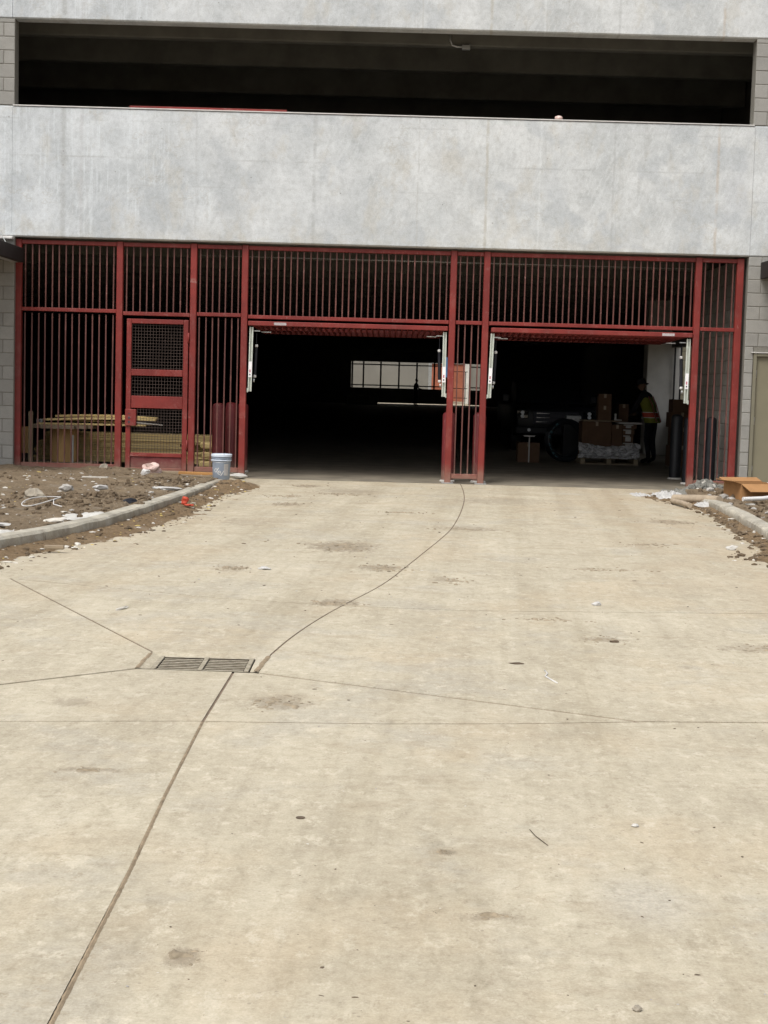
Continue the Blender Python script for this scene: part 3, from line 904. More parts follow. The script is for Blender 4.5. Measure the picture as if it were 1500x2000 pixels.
MB().box(-2.65, -0.62, 100.0, 100.4, 0.003, 0.58).build('low_wall', M['column'], G)
MB().box(-2.60, 8.2, 103.2, 103.5, 0.003, 0.05).build('wheel_stop_kerb', M['column'], G)
# pale building beyond
far = thing('neighbouring_building', 'pale rendered building seen through the far windows of the garage', 'building', (0, 116, 0))
MB().box(-14, 3.05, 116, 124, 0, 9).build('wall', M['farwall'], far)
MB().box(3.052, 3.30, 115.9, 116.4, 0, 9).build('downpipe', M['galv'], far)
fb = thing('brick_building', 'orange red brick building glimpsed beyond the far end of the garage', 'building', (0, 132, 0))
MB().box(-2, 8.2, 132, 140, 0, 12).build('wall', M['brick'], fb)
for z in (3.2, 6.4):
    MB().box(-2, 8.2, 131.9, 131.99, z, z + 0.25).build('string_course', M['column'], fb)
fw = thing('side_building', 'pale grey building wall right of the brick one beyond the garage', 'building', (7, 118, 0))
MB().box(6.35, 20, 118, 126, 0, 9).build('wall', M['farwall'], fw)
MB().box(5.90, 6.25, 117.8, 118.4, 0, 9).build('corner_column', M['column'], fw)
struct('far_pavement', MB().add([(-30, YB + 3.01, -0.01), (40, YB + 3.01, -0.01), (40, 200, -0.01), (-30, 200, -0.01)], [(0, 1, 2, 3)]), M['drive'])
rl = thing('hand_railing', 'thin dark railing in the far doorway of the garage', 'railing', (4.8, 106, 0))
for z in (0.55, 1.2, 2.35):
    MB().tube([(4.12, 106, z), (5.5, 106, z)], 0.025, 6).build('rail', M['frame_dark'], rl)
for x in (4.35, 5.35):
    MB().tube([(x, 106, 0), (x, 106, 2.35)], 0.025, 6).build('post', M['frame_dark'], rl)
# court wall outside the side opening
block_wall('court_wall', 'x', 6.84, 10.1, 0.0, 3.6, 36.28, 0.06, mat='cmu_tan')

# ------------------------------------------------------------------ kerbs
def kerb_run(front, label, side, hts):
    """front: polyline of the face on the drive side; side=+1 if the bed lies at -X"""
    kb = thing('kerb', None, None)
    kb['kind'] = 'structure'
    pts, hh = [], []
    for i in range(len(front) - 1):
        a, b = Vector(front[i]), Vector(front[i + 1])
        k = max(1, int((b - a).length / 0.16))
        for j in range(k):
            t = j / k
            pts.append(a + (b - a) * t)
            hh.append(hts[i] + (hts[i + 1] - hts[i]) * t)
    pts.append(Vector(front[-1]))
    hh.append(hts[-1])
    wd = 0.17
    ring = []
    for i, p in enumerate(pts):
        d = (pts[min(i + 1, len(pts) - 1)] - pts[max(i - 1, 0)]).normalized()
        nn = Vector((-d.y, d.x)) * (1 if side > 0 else -1)
        h = hh[i]
        ji = 0.012 * fbm(p.y * 0.9, 3.0 * side)
        jz = 0.006 * fbm(p.y * 1.2, 9.0)
        ch = 0.016 + 0.02 * abs(fbm(p.y * 1.3, 5.0 * side))
        prof = [(0.0, -0.1), (0.004 + ji, h * 0.55), (0.008 + ji, h - ch + jz), (0.010 + ch + ji, h + jz), (wd - 0.012 + ji, h + 0.003 + jz), (wd + ji, h - 0.014), (wd, -0.1)]
        ring.append([(p.x + nn.x * u, p.y + nn.y * u, z) for u, z in prof])
    seg = 17
    i = 0
    while i < len(ring) - 1:
        j = min(i + seg, len(ring) - 1)
        mb = MB()
        rs = [list(r) for r in ring[i:j + 1]]
        g = 0.006
        for e, o_ in ((0, 1), (-1, -2)):
            for q in range(7):
                a, b = Vector(rs[e][q]), Vector(rs[o_][q])
                rs[e][q] = tuple(a + (b - a).normalized() * g)
        for r in rs:
            mb.v += r
        for a in range(len(rs) - 1):
            for q in range(6):
                mb.f.append((a * 7 + q, a * 7 + q + 1, a * 7 + q + 8, a * 7 + q + 7))
        mb.f.append(tuple(range(7)))
        mb.f.append(tuple((len(rs) - 1) * 7 + q for q in range(6, -1, -1)))
        mb.build('kerb_stone', M['kerb'], kb, smooth='auto')
        i = j
    return kb
LK = [(-5.6, 8.5), (-4.5, 10.2), (-3.75, 11.7), (-3.25, 13.0), (-2.97, 13.9), (-2.76, 15.0), (-2.56, 17.0), (-2.44, 18.5), (-2.36, 20.5), (-2.34, 22.4)]
kerb_run(LK, 'left', 1, [.14, .14, .14, .14, .14, .135, .13, .125, .10, .06])
RK = [(4.30, 21.3), (4.22, 19.6), (4.13, 18.0), (4.02, 16.6), (3.86, 15.0), (3.72, 13.5), (3.75, 11.0), (3.9, 8.0)]
kerb_run(RK[::-1], 'right', -1, [.13, .13, .13, .13, .13, .13, .12, .08])
def interp(pl, y):
    p = sorted(pl, key=lambda q: q[1])
    if y <= p[0][1]:
        return p[0][0]
    for a, b in zip(p, p[1:]):
        if a[1] <= y <= b[1]:
            return a[0] + (b[0] - a[0]) * (y - a[1]) / (b[1] - a[1])
    return p[-1][0]
def sm(a, b, x):
    t = min(1, max(0, (x - a) / (b - a)))
    return t * t * (3 - 2 * t)
# planting beds: rough bare soil behind the kerbs
def bed_l(x, y):
    e = interp(LK, y) - 0.13
    if x > e + 0.02 or y > 23.66:
        return -0.2
    h = 0.105 + 0.03 * fbm(x * 0.9, y * 0.9, 1) + 0.022 * fbm(x * 4, y * 4, 2) + 0.010 * fbm(x * 15, y * 15, 3)
    h += 0.06 * math.exp(-(((x + 3.35) / 0.75) ** 2 + ((y - 17.2) / 0.8) ** 2)) * (0.7 + 0.9 * abs(fbm(x * 6, y * 6, 5)))
    h += 0.05 * math.exp(-(((x + 3.05) / 0.35) ** 2 + ((y - 20.6) / 0.6) ** 2)) * (0.7 + 0.7 * abs(fbm(x * 7, y * 7, 5)))
    h -= 0.05 * math.exp(-(((x + 3.1) / 0.6) ** 2 + ((y - 14.5) / 0.8) ** 2))
    h -= 0.05 * sm(20.8, 23.0, y) * sm(-4.2, -3.2, x)
    h = min(h, 0.118 + 1.2 * (e - x)) if x > e - 0.3 else h
    return h
def soft_scale(n):
    return n
mb, n_, m_ = heightfield('soil', -9.0, -2.3, 7.4, 23.66, 200, 420, bed_l, M['dirt'], cull=-0.05)
tag(mb.build('soil', m_, smooth=True), kind='structure')
def bed_r(x, y):
    e = interp(RK, y) + 0.13
    if x < e - 0.02 or y > 23.68 or (y > 22.6 and x < 4.9):
        return -0.2
    h = 0.09 + 0.03 * fbm(x * 0.9, y * 0.9, 11) + 0.025 * fbm(x * 4, y * 4, 12) + 0.012 * fbm(x * 15, y * 15, 13)
    return min(h, 0.11 + 1.0 * (x - e)) if x < e + 0.3 else h
mb, n_, m_ = heightfield('soil', 3.7, 9.0, 8.0, 23.68, 160, 380, bed_r, M['dirt'], cull=-0.05)
tag(mb.build('soil', m_, smooth=True), kind='structure')
# mud washed over the kerb foot on to the drive
ML = [(-3.6, 9.0), (-3.35, 10.6), (-2.98, 12.0), (-2.86, 13.0), (-2.60, 13.7), (-2.22, 14.9), (-2.10, 16.2), (-2.02, 18.0), (-1.98, 19.6), (-1.86, 21.4), (-1.98, 22.4), (-2.3, 23.0)]
def mud_l(x, y):
    k, e = interp(LK, y), interp(ML, y)
    wdt = max(0.05, e - k)
    u = (x - k) / wdt
    if u < -0.6:
        return -0.1
    n = fbm(x * 1.6, y * 1.3, 21)
    n2 = fbm(x * 6, y * 6, 22)
    prof = 0.058 * (1 - sm(-0.1, 1.0, u)) ** 1.3 - 0.009
    end = 1 - sm(22.2, 22.9, y)
    h = (prof + 0.010 * n + 0.009 * n2 + 0.005 * fbm(x * 20, y * 20, 23))
    h += 0.09 * math.exp(-(((x + 2.08) / 0.20) ** 2 + ((y - 21.7) / 0.75) ** 2)) * (0.8 + 0.5 * n2)
    return h * end - 0.05 * (1 - end) if u < 1.5 else -0.1
mb, n_, m_ = heightfield('mud', -4.3, -1.5, 9.0, 23.2, 150, 520, mud_l, M['mud'])
tag(mb.build('mud', m_, smooth=True), kind='stuff')
MR = [(3.72, 9.5), (3.35, 12.0), (3.45, 13.4), (3.12, 14.2), (3.62, 15.1), (3.66, 15.8), (3.80, 17.2), (3.98, 18.8), (3.9, 20.2), (3.75, 21.2), (3.70, 22.3), (4.4, 23.2)]
def mud_r(x, y):
    k, e = interp(RK, y), interp(MR, y)
    u = (k - x) / max(0.05, k - e)
    if u < -0.6 or u > 2.2:
        return -0.1
    n2 = fbm(x * 6, y * 6, 32)
    prof = 0.052 * (1 - sm(-0.1, 1.0, u)) ** 1.3 - 0.010
    if y > 21.3:
        prof = 0.035 * math.exp(-(((x - 4.2) / 0.42) ** 2 + ((y - 21.9) / 0.7) ** 2)) - 0.010
    end = 1 - sm(22.7, 23.3, y)
    return (prof + 0.010 * fbm(x * 1.6, y * 1.3, 31) + 0.009 * n2 + 0.005 * fbm(x * 20, y * 20, 33)) * end - 0.05 * (1 - end)
mb, n_, m_ = heightfield('mud', 2.7, 4.9, 9.5, 23.4, 120, 480, mud_r, M['mud'])
tag(mb.build('mud', m_, smooth=True), kind='stuff')
# dried mud cakes on the drive
cakes = [(-0.374, 14.27, .33, .42), (-0.008, 12.70, .17, .20), (-0.33, 10.64, .16, .14), (-0.491, 7.271, .13, .17), (-0.501, 3.993, .055, .07),
         (1.378, 9.368, .14, .12), (3.358, 17.9, .24, .25), (-1.142, 22.3, .2, .25), (-1.207, 18.97, .16, .2), (-1.237, 12.42, .12, .18),
         (-1.135, 5.905, .11, .035), (1.133, 10.1, .2, .06), (2.272, 9.15, .2, .12), (0.332, 4.375, .07, .03), (0.235, 4.98, .035, .03),
         (0.9, 16.3, .30, .12), (0.55, 12.0, .12, .15), (1.9, 13.0, .35, .1), (-0.6, 20.9, .3, .2), (-1.3, 20.3, .24, .2), (2.6, 15.2, .3, .15), (0.2, 18.2, .3, .1)]
mbc = MB()
for i, (cx, cy, rx, ry) in enumerate(cakes):
    def fn(x, y):
        q = ((x - cx) / rx) ** 2 + ((y - cy) / ry) ** 2
        return 0.008 * (1 - q) + 0.011 * fbm((x - cx) / rx * 2.5, (y - cy) / ry * 2.5, i * 3.1) + 0.013 * fbm(x * 22, y * 22, i) - 0.008
    m2, _, _ = heightfield('c', cx - 1.6 * rx, cx + 1.6 * rx, cy - 1.6 * ry, cy + 1.6 * ry, 40, 40, fn, None, cull=0.001)
    m2.v = [(x, y, min(z, 0.009)) for x, y, z in m2.v]
    mbc.add(m2.v, m2.f)
tag(mbc.build('dried_mud', M['mudfilm'], smooth=True), kind='stuff')

# ================================================================== RED STEEL SCREEN
GY = 23.84        # centre plane of the screen
scr = thing('steel_grille', 'dark red steel grille of posts and thin bars across garage front', 'grille', (0, GY, 0))
PX = dict(A=-5.717, B=-4.155, C=-3.02, D=-2.232, E=0.97, F=1.481, G=4.728, H=5.365)
pb = dict(A=0.07, B=0.06, C=0.045, D=0.02, E=0.0, F=0.0, G=0.02, H=0.02)
for k, x in PX.items():
    wd = 0.098 if k not in 'AH' else 0.105
    MB().box(x - wd / 2, x + wd / 2, GY - 0.055, GY + 0.055, pb[k], 3.575).build('post', M['red'], scr, bevel=0.008)
    if k in 'EF':
        MB().box(x - 0.09, x + 0.09, GY - 0.09, GY + 0.09, 0.002, 0.014).build('base_plate', M['galv'], scr)
zt, zm, zb = 3.535, 2.485, 0.115
bays = [('A', 'B', 14, True), ('B', 'C', 10, False), ('C', 'D', 7, True), ('D', 'E', 31, False), ('E', 'F', 4, True), ('F', 'G', 32, False), ('G', 'H', 5, True)]
bar_up = MB().box(-0.0095, 0.0095, -0.0095, 0.0095, 0, zt - zm - 0.05).mesh('bar', M['red_bar'])
bar_lo = MB().box(-0.0095, 0.0095, -0.0095, 0.0095, 0, zm - 0.05 - zb).mesh('bar', M['red_bar'])
for a, b, n, low in bays:
    x0, x1 = PX[a] + 0.052, PX[b] - 0.052
    dzm = {'AB': 0.028, 'CD': 0.018}.get(a + b, 0.0)
    MB().box(x0, x1, GY - 0.035, GY + 0.035, zt - 0.032, zt + 0.030).build('rail', M['red'], scr, bevel=0.005)
    MB().box(x0, x1, GY - 0.035, GY + 0.035, zm - 0.028 + dzm, zm + 0.028 + dzm).build('rail', M['red'], scr, bevel=0.005)
    if low:
        MB().box(x0, x1, GY - 0.035, GY + 0.035, zb - 0.04, zb + 0.035).build('rail', M['red'], scr, bevel=0.005)
    for i in range(n):
        x = x0 + (x1 - x0) * (i + 0.5) / n if n > 10 else PX[a] + (PX[b] - PX[a]) * (i + 1) / (n + 1)
        put('bar', bar_up, scr, (x + rnd.uniform(-.003, .003), 0, zm + 0.025 + dzm), (rnd.uniform(-.003, .003), rnd.uniform(-.0025, .0025), 0))
        if low:
            put('bar', bar_lo, scr, (x + rnd.uniform(-.002, .002), 0, zb + 0.02), (rnd.uniform(-.004, .004), rnd.uniform(-.003, .003), 0))
# concrete threshold under the left bays, and the timber laid before it
tag(MB().box(-6.2, -2.17, 23.705, 24.15, -0.05, 0.052).build('threshold', M['kerb'], None, bevel=0.006), kind='structure')
pl = MB().box(-5.95, -2.98, -0.07 + 23.58, 23.67, 0.03, 0.085).build('timber_plank', M['old_wood'], None, bevel=0.004)
tag(pl, 'long weathered plank lying along the foot of the left grille', 'plank')

# ------------------------------------------------------------------ pedestrian gate in bay B-C
pg = thing('pedestrian_gate', 'dark red steel pedestrian gate with wire mesh and lock box', 'gate', (-3.56, GY, 0.06))
gx0, gx1, gz0, gz1 = -4.035, -3.085, 0.075, 2.405
yf, yb = GY - 0.06, GY - 0.005
MB().box(gx0, gx0 + 0.075, yf, yb, gz0, gz1).build('stile', M['red'], pg, bevel=0.006)
MB().box(gx1 - 0.075, gx1, yf, yb, gz0, gz1).build('stile', M['red'], pg, bevel=0.006)
def rail(z0, z1, nm='rail', m='red', dy=0.0):
    return MB().box(gx0 + 0.077, gx1 - 0.077, yf + 0.004 + dy, yb - 0.004, z0, z1).build(nm, M[m], pg, bevel=0.005)
rail(gz1 - 0.07, gz1)
rail(1.535, 1.635)
rail(0.285, 0.345)
rail(gz0, gz0 + 0.045)
rail(gz0 + 0.047, 0.283, 'kick_plate', 'red_dark', 0.02)
rail(1.035, 1.225, 'mid_plate', 'red', 0.012)
ws = 0.045
for z0, z1 in ((1.635, gz1 - 0.07), (1.225, 1.535), (0.345, 1.035)):
    mb = MB()
    n = int((gx1 - gx0 - 0.15) / ws)
    for i in range(n + 1):
        x = gx0 + 0.085 + i * (gx1 - gx0 - 0.17) / n
        mb.bar((x, yb - 0.02, z0 - 0.005), (x, yb - 0.02, z1 + 0.005), 0.0045, 0.0045)
    k = int((z1 - z0) / ws)
    for i in range(k):
        z = z0 + (i + 0.5) * (z1 - z0) / k
        mb.bar((gx0 + 0.07, yb - 0.016, z), (gx1 - 0.07, yb - 0.016, z), 0.0045, 0.0045)
    wm = mb.build('wire_mesh', M['wire'], pg)
    wm['kind'] = 'stuff'
lb = MB().box(gx0 - 0.004, gx0 + 0.165, yf - 0.035, yb + 0.02, 0.76, 1.015).build('lock_box', M['red'], pg, bevel=0.006)
for z in (0.82, 0.885):
    MB().lathe([(0.017, 0), (0.017, 0.004)], 12, (gx0 + 0.058, yf - 0.0395, z), 'y').build('key_hole', M['ink_dark'], lb)
MB().box(gx0 + 0.045, gx0 + 0.075, yf - 0.039, yf - 0.0355, 0.943, 0.953).build('slot', M['ink_dark'], lb)
for z in (0.48, 2.13):
    MB().tube([(gx1 + 0.004, yf - 0.006, z - 0.08), (gx1 + 0.004, yf - 0.006, z + 0.08)], 0.014, 8).build('hinge', M['red'], pg, smooth=True)

# ------------------------------------------------------------------ overhead gates, raised under the ceiling
def overhead(x0, x1, label, tagx):
    g = thing('overhead_gate', label, 'gate', ((x0 + x1) / 2, GY, 2.3), group='raised overhead gates')
    MB().box(x0, x1, GY - 0.075, GY - 0.012, 2.35, 2.42).build('front_rail', M['red'], g, bevel=0.008)
    MB().box(x0 + 0.05, x1 - 0.05, 26.25, 26.31, 2.30, 2.36).build('back_rail', M['red'], g)
    MB().box(x0 + 0.05, x1 - 0.05, 25.05, 25.10, 2.325, 2.375).build('middle_rail', M['red'], g)
    for x in (x0 + 0.07, x1 - 0.07):
        MB().bar((x, GY - 0.01, 2.385), (x, 26.25, 2.33), 0.05, 0.05).build('side_rail', M['red'], g)
    n = 31
    for i in range(n):
        x = x0 + 0.1 + (x1 - x0 - 0.2) * (i + 0.5) / n
        MB().bar((x, GY - 0.012, 2.372), (x, 26.25, 2.32), 0.02, 0.045).build('bar', M['red'], g)
    MB().box(tagx, tagx + 0.19, GY - 0.079, GY - 0.0752, 2.365, 2.405).build('tag_plate', M['tag'], g)
    return g
overhead(-2.172, 0.905, 'raised red barred overhead gate of the left vehicle opening', -1.77)
overhead(1.572, 4.672, 'raised red barred overhead gate of the right vehicle opening', 4.2)
def lift(xt, xb, inner, label):
    """channel arm hanging at the jamb with its spring tube"""
    a = thing('lift_arm', label, 'lift arm', (xt, GY, 1.34), group='lift arms of the overhead gates')
    s = inner
    y = GY + 0.01
    mb = MB()
    wdt, dp = 0.055, 0.04
    for u0, u1, v0, v1 in ((-wdt / 2, wdt / 2, 0.0, 0.012), (-wdt / 2, -wdt / 2 + 0.012, -dp, 0.0), (wdt / 2 - 0.012, wdt / 2, -dp, 0.0)):
        mb.add([(x + u, y + v, z) for x, z in ((xb, 1.34), (xt, 2.33)) for u, v in ((u0, v0), (u1, v0), (u1, v1), (u0, v1))],
               [(3, 2, 1, 0), (4, 5, 6, 7), (0, 1, 5, 4), (1, 2, 6, 5), (2, 3, 7, 6), (3, 0, 4, 7)])
    ch = mb.build('channel', M['channel'], a)
    f = lambda z: xb + (xt - xb) * (z - 1.34) / 0.99
    st = MB()
    st.add([(f(z) + u, y - dp - 0.003, z) for z in (1.56, 1.80) for u in (-0.026, 0.026)] + [(f(z) + u, y - dp - 0.001, z) for z in (1.56, 1.80) for u in (-0.026, 0.026)], [(0, 1, 3, 2), (4, 6, 7, 5), (0, 4, 5, 1), (2, 3, 7, 6), (0, 2, 6, 4), (1, 5, 7, 3)])
    sk = st.build('sticker', M['sticker'], ch)
    for z0, z1, mm in ((1.585, 1.61, 'ink_dark'), (1.63, 1.675, 'sticker_ink')):
        MB().box(f(z0) - 0.012, f(z0) + 0.008, y - dp - 0.0045, y - dp - 0.0035, z0, z1).build('printed_mark', M[mm], ch)
    sx = f(1.8) + s * 0.065
    MB().tube([(sx + s * 0.01, y + 0.10, 2.02), (sx - s * 0.005, y + 0.10, 1.60)], 0.026, 12).build('spring_tube', M['black'], a, smooth='auto')
    MB().tube([(sx + s * 0.012, y + 0.10, 2.24), (sx + s * 0.01, y + 0.10, 2.02)], 0.007, 6).build('rod', M['black'], a)
    for z, dx in ((2.045, 0.012), (1.575, -0.008)):
        MB().lathe([(0.018, -0.022), (0.026, -0.012), (0.026, 0.012), (0.018, 0.022)], 12, (sx + s * dx, y + 0.10, z)).build('collar', M['white'], a, smooth='auto')
    MB().lathe([(0.03, -0.008), (0.03, 0.008)], 14, (sx - s * 0.015, y + 0.08, 1.51), 'x').build('pulley', M['galv'], a, smooth='auto')
    MB().box(min(f(2.27) + s * 0.03, f(2.27) + s * 0.13), max(f(2.27) + s * 0.03, f(2.27) + s * 0.13), y + 0.02, y + 0.05, 2.265, 2.28).build('bracket', M['galv'], a)
    MB().box(min(f(2.25) + s * 0.12, f(2.25) + s * 0.27), max(f(2.25) + s * 0.12, f(2.25) + s * 0.27), y + 0.4, y + 0.43, 2.262, 2.277).build('bracket', M['galv'], a)
    MB().box(xb - s * 0.045, xb - s * 0.028 , y - 0.03, y, 1.325, 1.39).build('foot_clip', M['channel'], a) if s > 0 else MB().box(xb + 0.028, xb + 0.045, y - 0.03, y, 1.325, 1.39).build('foot_clip', M['channel'], a)
    return a
lift(-2.118, -2.130, 1, 'pale lift arm on left jamb of the left vehicle opening')
lift(0.862, 0.868, -1, 'pale lift arm on right jamb of the left vehicle opening')
lift(1.598, 1.575, 1, 'pale lift arm on left jamb of the right vehicle opening')
lift(4.622, 4.615, -1, 'pale lift arm on right jamb of the right vehicle opening')
bs = MB().box(1.0, 1.10, 0, 0.012, 0, 0.13).mesh('notice', M['blue'])
nt = put('notice', MB().box(-0.035, 0.035, -0.006, 0.006, -0.16, 0.16).mesh('notice', M['blue'], bevel=0.003), None, (0.93, 24.6, 1.80))
tag(nt, 'small blue notice hung behind the post between the openings', 'notice')

# ------------------------------------------------------------------ bollards
def bollard(x, y, h, r, mat, label, group):
    b = thing('bollard', label, 'bollard', (x, y, 0), group=group)
    MB().lathe([(r, 0), (r, h - r * 0.5), (r * 0.85, h - r * 0.2), (r * 0.5, h), (0.01, h + r * 0.06)], 20, (x, y, 0)).build('shaft', M[mat], b, smooth='auto')
    MB().lathe([(r + 0.025, 0), (r + 0.02, 0.02), (r, 0.03)], 20, (x, y, 0)).build('footing', M['cement'], b, smooth='auto')
    return b
rg = 'red bollards behind the grille'
bollard(-2.69, 24.6, 1.13, 0.098, 'red_dark', 'dark red bollard behind the grille above the bucket, leftmost of three', rg)
bollard(-2.535, 25.05, 1.14, 0.09, 'red_dark', 'dark red bollard behind the grille, middle one of three', rg)
bollard(-2.365, 25.3, 1.13, 0.09, 'red_dark', 'dark red bollard behind the grille beside left opening, rightmost of three', rg)
bollard(0.985, 24.25, 1.10, 0.10, 'red_dark', 'dark red bollard peeking out left of the post between both openings', rg)
bollard(1.47, 24.25, 1.10, 0.10, 'red_dark', 'dark red bollard between the two middle posts', rg)
bg_ = 'black bollards behind the right grille'
bollard(5.02, 26.6, 1.12, 0.10, 'bollard', 'black steel bollard standing just inside the right opening', bg_)
bollard(5.215, 24.7, 1.12, 0.085, 'bollard', 'black steel bollard behind the right grille against block wall', bg_)
bollard(4.98, 25.3, 1.10, 0.085, 'bollard', 'black steel bollard behind the right grille next to the red post', bg_)

# ------------------------------------------------------------------ canopies at both edges
cl = thing('canopy', 'dark brown steel canopy reaching in front of left grille top', 'canopy', (-6.5, 22.5, 3.2))
MB().box(-5.685, -5.605, 21.2, 23.694, 3.207, 3.423).build('side_beam', M['brown_steel'], cl, bevel=0.006)
MB().box(-8.4, -5.606, 21.11, 21.198, 3.207, 3.423).build('fascia_beam', M['brown_steel'], cl, bevel=0.006)
MB().box(-8.4, -5.69, 21.2, 23.694, 3.37, 3.395).build('deck', M['brown_steel'], cl)
MB().box(-5.80, -5.688, 21.2, 23.694, 3.208, 3.222).build('lower_flange', M['galv'], cl)  # pale metal puts the light on this brown canopy's flange into its colour
MB().box(-8.4, -5.76, 23.60, 23.694, 3.55, 3.597).build('wall_flashing', M['flash'], cl, bevel=0.01)
MB().tube([(-6.05, 23.69, 3.80), (-5.70, 23.0, 3.43)], 0.007, 6).build('stay_cable', M['galv'], cl)
cr = thing('canopy', 'dark brown steel canopy end above the beige door', 'canopy', (6.5, 22.5, 3.2))
MB().box(5.645, 5.725, 21.4, 23.694, 3.266, 3.513).build('side_beam', M['brown_steel'], cr, bevel=0.006)
MB().box(5.646, 8.4, 21.31, 21.398, 3.266, 3.513).build('fascia_beam', M['brown_steel'], cr, bevel=0.006)
MB().box(5.73, 8.4, 21.4, 23.694, 3.44, 3.465).build('deck', M['brown_steel'], cr)

# ------------------------------------------------------------------ sill tube and scrap on the upper sill
tb = MB().box(-4.03, -1.64, FY + 0.03, FY + 0.10, 5.577, 5.612).build('steel_tube', M['red'], None, bevel=0.005)
tag(tb, 'dark red steel tube lying on the sill of the upper opening', 'tube')
vs, fs = lump(0.055, 5, (1.1, 0.9, 0.7), 0.3, 2)
ob = put('rag', MB().add(vs, fs).mesh('rag', M['pinkrock'], smooth=True), None, (2.49, FY + 0.06, 5.605))
tag(ob, 'small pinkish scrap on the upper sill', 'scrap')

# ------------------------------------------------------------------ drain
dg = thing('drain_grate', 'rusty two-part iron drain grate set into the driveway', 'drain', (-0.96, 8.26, 0))
fr = MB()
fr.add([(-1.287, 8.018, .003), (-1.225, 8.035, -.010), (-1.22, 8.435, -.010), (-1.275, 8.525, .003)], [(0, 1, 2, 3)])
fr.add([(-1.275, 8.525, .003), (-1.22, 8.435, -.010), (-0.690, 8.435, -.010), (-0.618, 8.527, .003)], [(0, 1, 2, 3)])
fr.add([(-0.618, 8.527, .003), (-0.690, 8.435, -.010), (-0.690, 8.035, -.010), (-0.642, 7.998, .003)], [(0, 1, 2, 3)])
fr.add([(-0.642, 7.998, .003), (-0.690, 8.035, -.010), (-1.225, 8.035, -.010), (-1.287, 8.018, .003)], [(0, 1, 2, 3)])
fr.build('apron', M['drive'], dg)
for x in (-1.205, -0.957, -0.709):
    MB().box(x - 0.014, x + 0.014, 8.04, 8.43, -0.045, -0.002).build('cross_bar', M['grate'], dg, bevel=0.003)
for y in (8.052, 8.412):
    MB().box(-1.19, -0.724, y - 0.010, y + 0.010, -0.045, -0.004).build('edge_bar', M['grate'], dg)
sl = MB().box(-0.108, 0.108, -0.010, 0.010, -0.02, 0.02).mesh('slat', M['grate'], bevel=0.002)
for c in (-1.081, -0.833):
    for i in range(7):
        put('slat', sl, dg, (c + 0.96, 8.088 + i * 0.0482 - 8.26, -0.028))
MB().box(-1.26, -0.64, 8.03, 8.51, -0.155, -0.13).build('pit_floor', M['pit'], dg)
for a in ((-1.29, -1.25, 8.0, 8.54), (-0.65, -0.61, 8.0, 8.54), (-1.249, -0.651, 8.0, 8.03), (-1.249, -0.651, 8.51, 8.54)):
    MB().box(*a, -0.15, -0.1).build('pit_wall', M['pit'], dg)
tag(ribbon([(-0.655, 8.01), (-0.638, 8.25), (-0.62, 8.50)], lambda y, s: 0.014, 0.0075, 5).build('soil_edge', M['jointdirt'], dg), kind='stuff')
tag(ribbon([(-1.285, 8.03), (-1.285, 8.25), (-1.28, 8.50)], lambda y, s: 0.012, 0.0065, 8).build('soil_edge', M['jointdirt'], dg), kind='stuff')

# ================================================================== THINGS LEFT OF THE DRIVE
# bucket with lid, lettering and paper label
bk = thing('bucket', 'grey blue plastic bucket with pale lid at the kerb end', 'bucket', (-2.44, 22.85, 0.03))
b0 = (-2.44, 22.85, 0.03)
MB().lathe([(0.118, 0), (0.126, 0.01), (0.138, 0.275), (0.150, 0.278), (0.150, 0.292), (0.140, 0.295), (0.141, 0.31), (0.152, 0.313), (0.152, 0.322), (0.142, 0.325), (0.142, 0.338)], 28, b0).build('body', M['bucket'], bk, smooth='auto')
MB().lathe([(0.150, 0.338), (0.156, 0.342), (0.156, 0.372), (0.148, 0.38), (0.06, 0.376)], 28, b0).build('lid', M['lid'], bk, smooth='auto')
MB().lathe([(0.1385, 0.277), (0.1535, 0.281), (0.1535, 0.294), (0.141, 0.297)], 28, b0).build('collar_ring', M['lid'], bk, smooth='auto')
def wrap(me, r0, ang, z0, tilt=0.0):
    for v in me.vertices:
        x, y = v.co.x, v.co.y
        x, y = x * math.cos(tilt) - y * math.sin(tilt), x * math.sin(tilt) + y * math.cos(tilt)
        a = ang + x / r0
        rr = r0 + 0.012 * (z0 + y) / 0.275 + v.co.z
        v.co = (rr * math.sin(a), -rr * math.cos(a), z0 + y)
me = text_mesh('del', 0.125, 'lettering', M['white'])
wrap(me, 0.1285, -0.22, 0.125, -0.55)
put('lettering', me, bk)
pm = MB()
for i in range(9):
    a = 0.40 + i * 0.07
    for z in (0.065, 0.235):
        rr = 0.1278 + 0.012 * z / 0.275
        pm.v.append((b0[0] + rr * math.sin(a), b0[1] - rr * math.cos(a), b0[2] + z))
pm.f = [(2 * i, 2 * i + 2, 2 * i + 3, 2 * i + 1) for i in range(8)]
lbp = pm.build('paper_label', M['paper'], bk)
lm = MB()
for k in range(9):
    z = 0.085 + k * 0.016
    for i in range(5):
        a0, a1 = 0.48 + i * 0.08, 0.48 + i * 0.08 + 0.055
        rr = 0.1288 + 0.012 * z / 0.275
        j = len(lm.v)
        for a, zz in ((a0, z), (a1, z), (a1, z + 0.006), (a0, z + 0.006)):
            lm.v.append((b0[0] + rr * math.sin(a), b0[1] - rr * math.cos(a), b0[2] + zz))
        lm.f.append((j, j + 1, j + 2, j + 3))
tag(lm.build('fine_print', M['tag'], lbp), kind='stuff')
MB().tube([(b0[0] + 0.154 * math.sin(a), b0[1] - 0.16 * math.cos(a) - 0.008, b0[2] + 0.287 - 0.03 * math.cos(a)) for a in [(-1.55 + i * 0.31) for i in range(11)]], 0.003, 6).build('handle', M['galv'], bk, smooth=True)

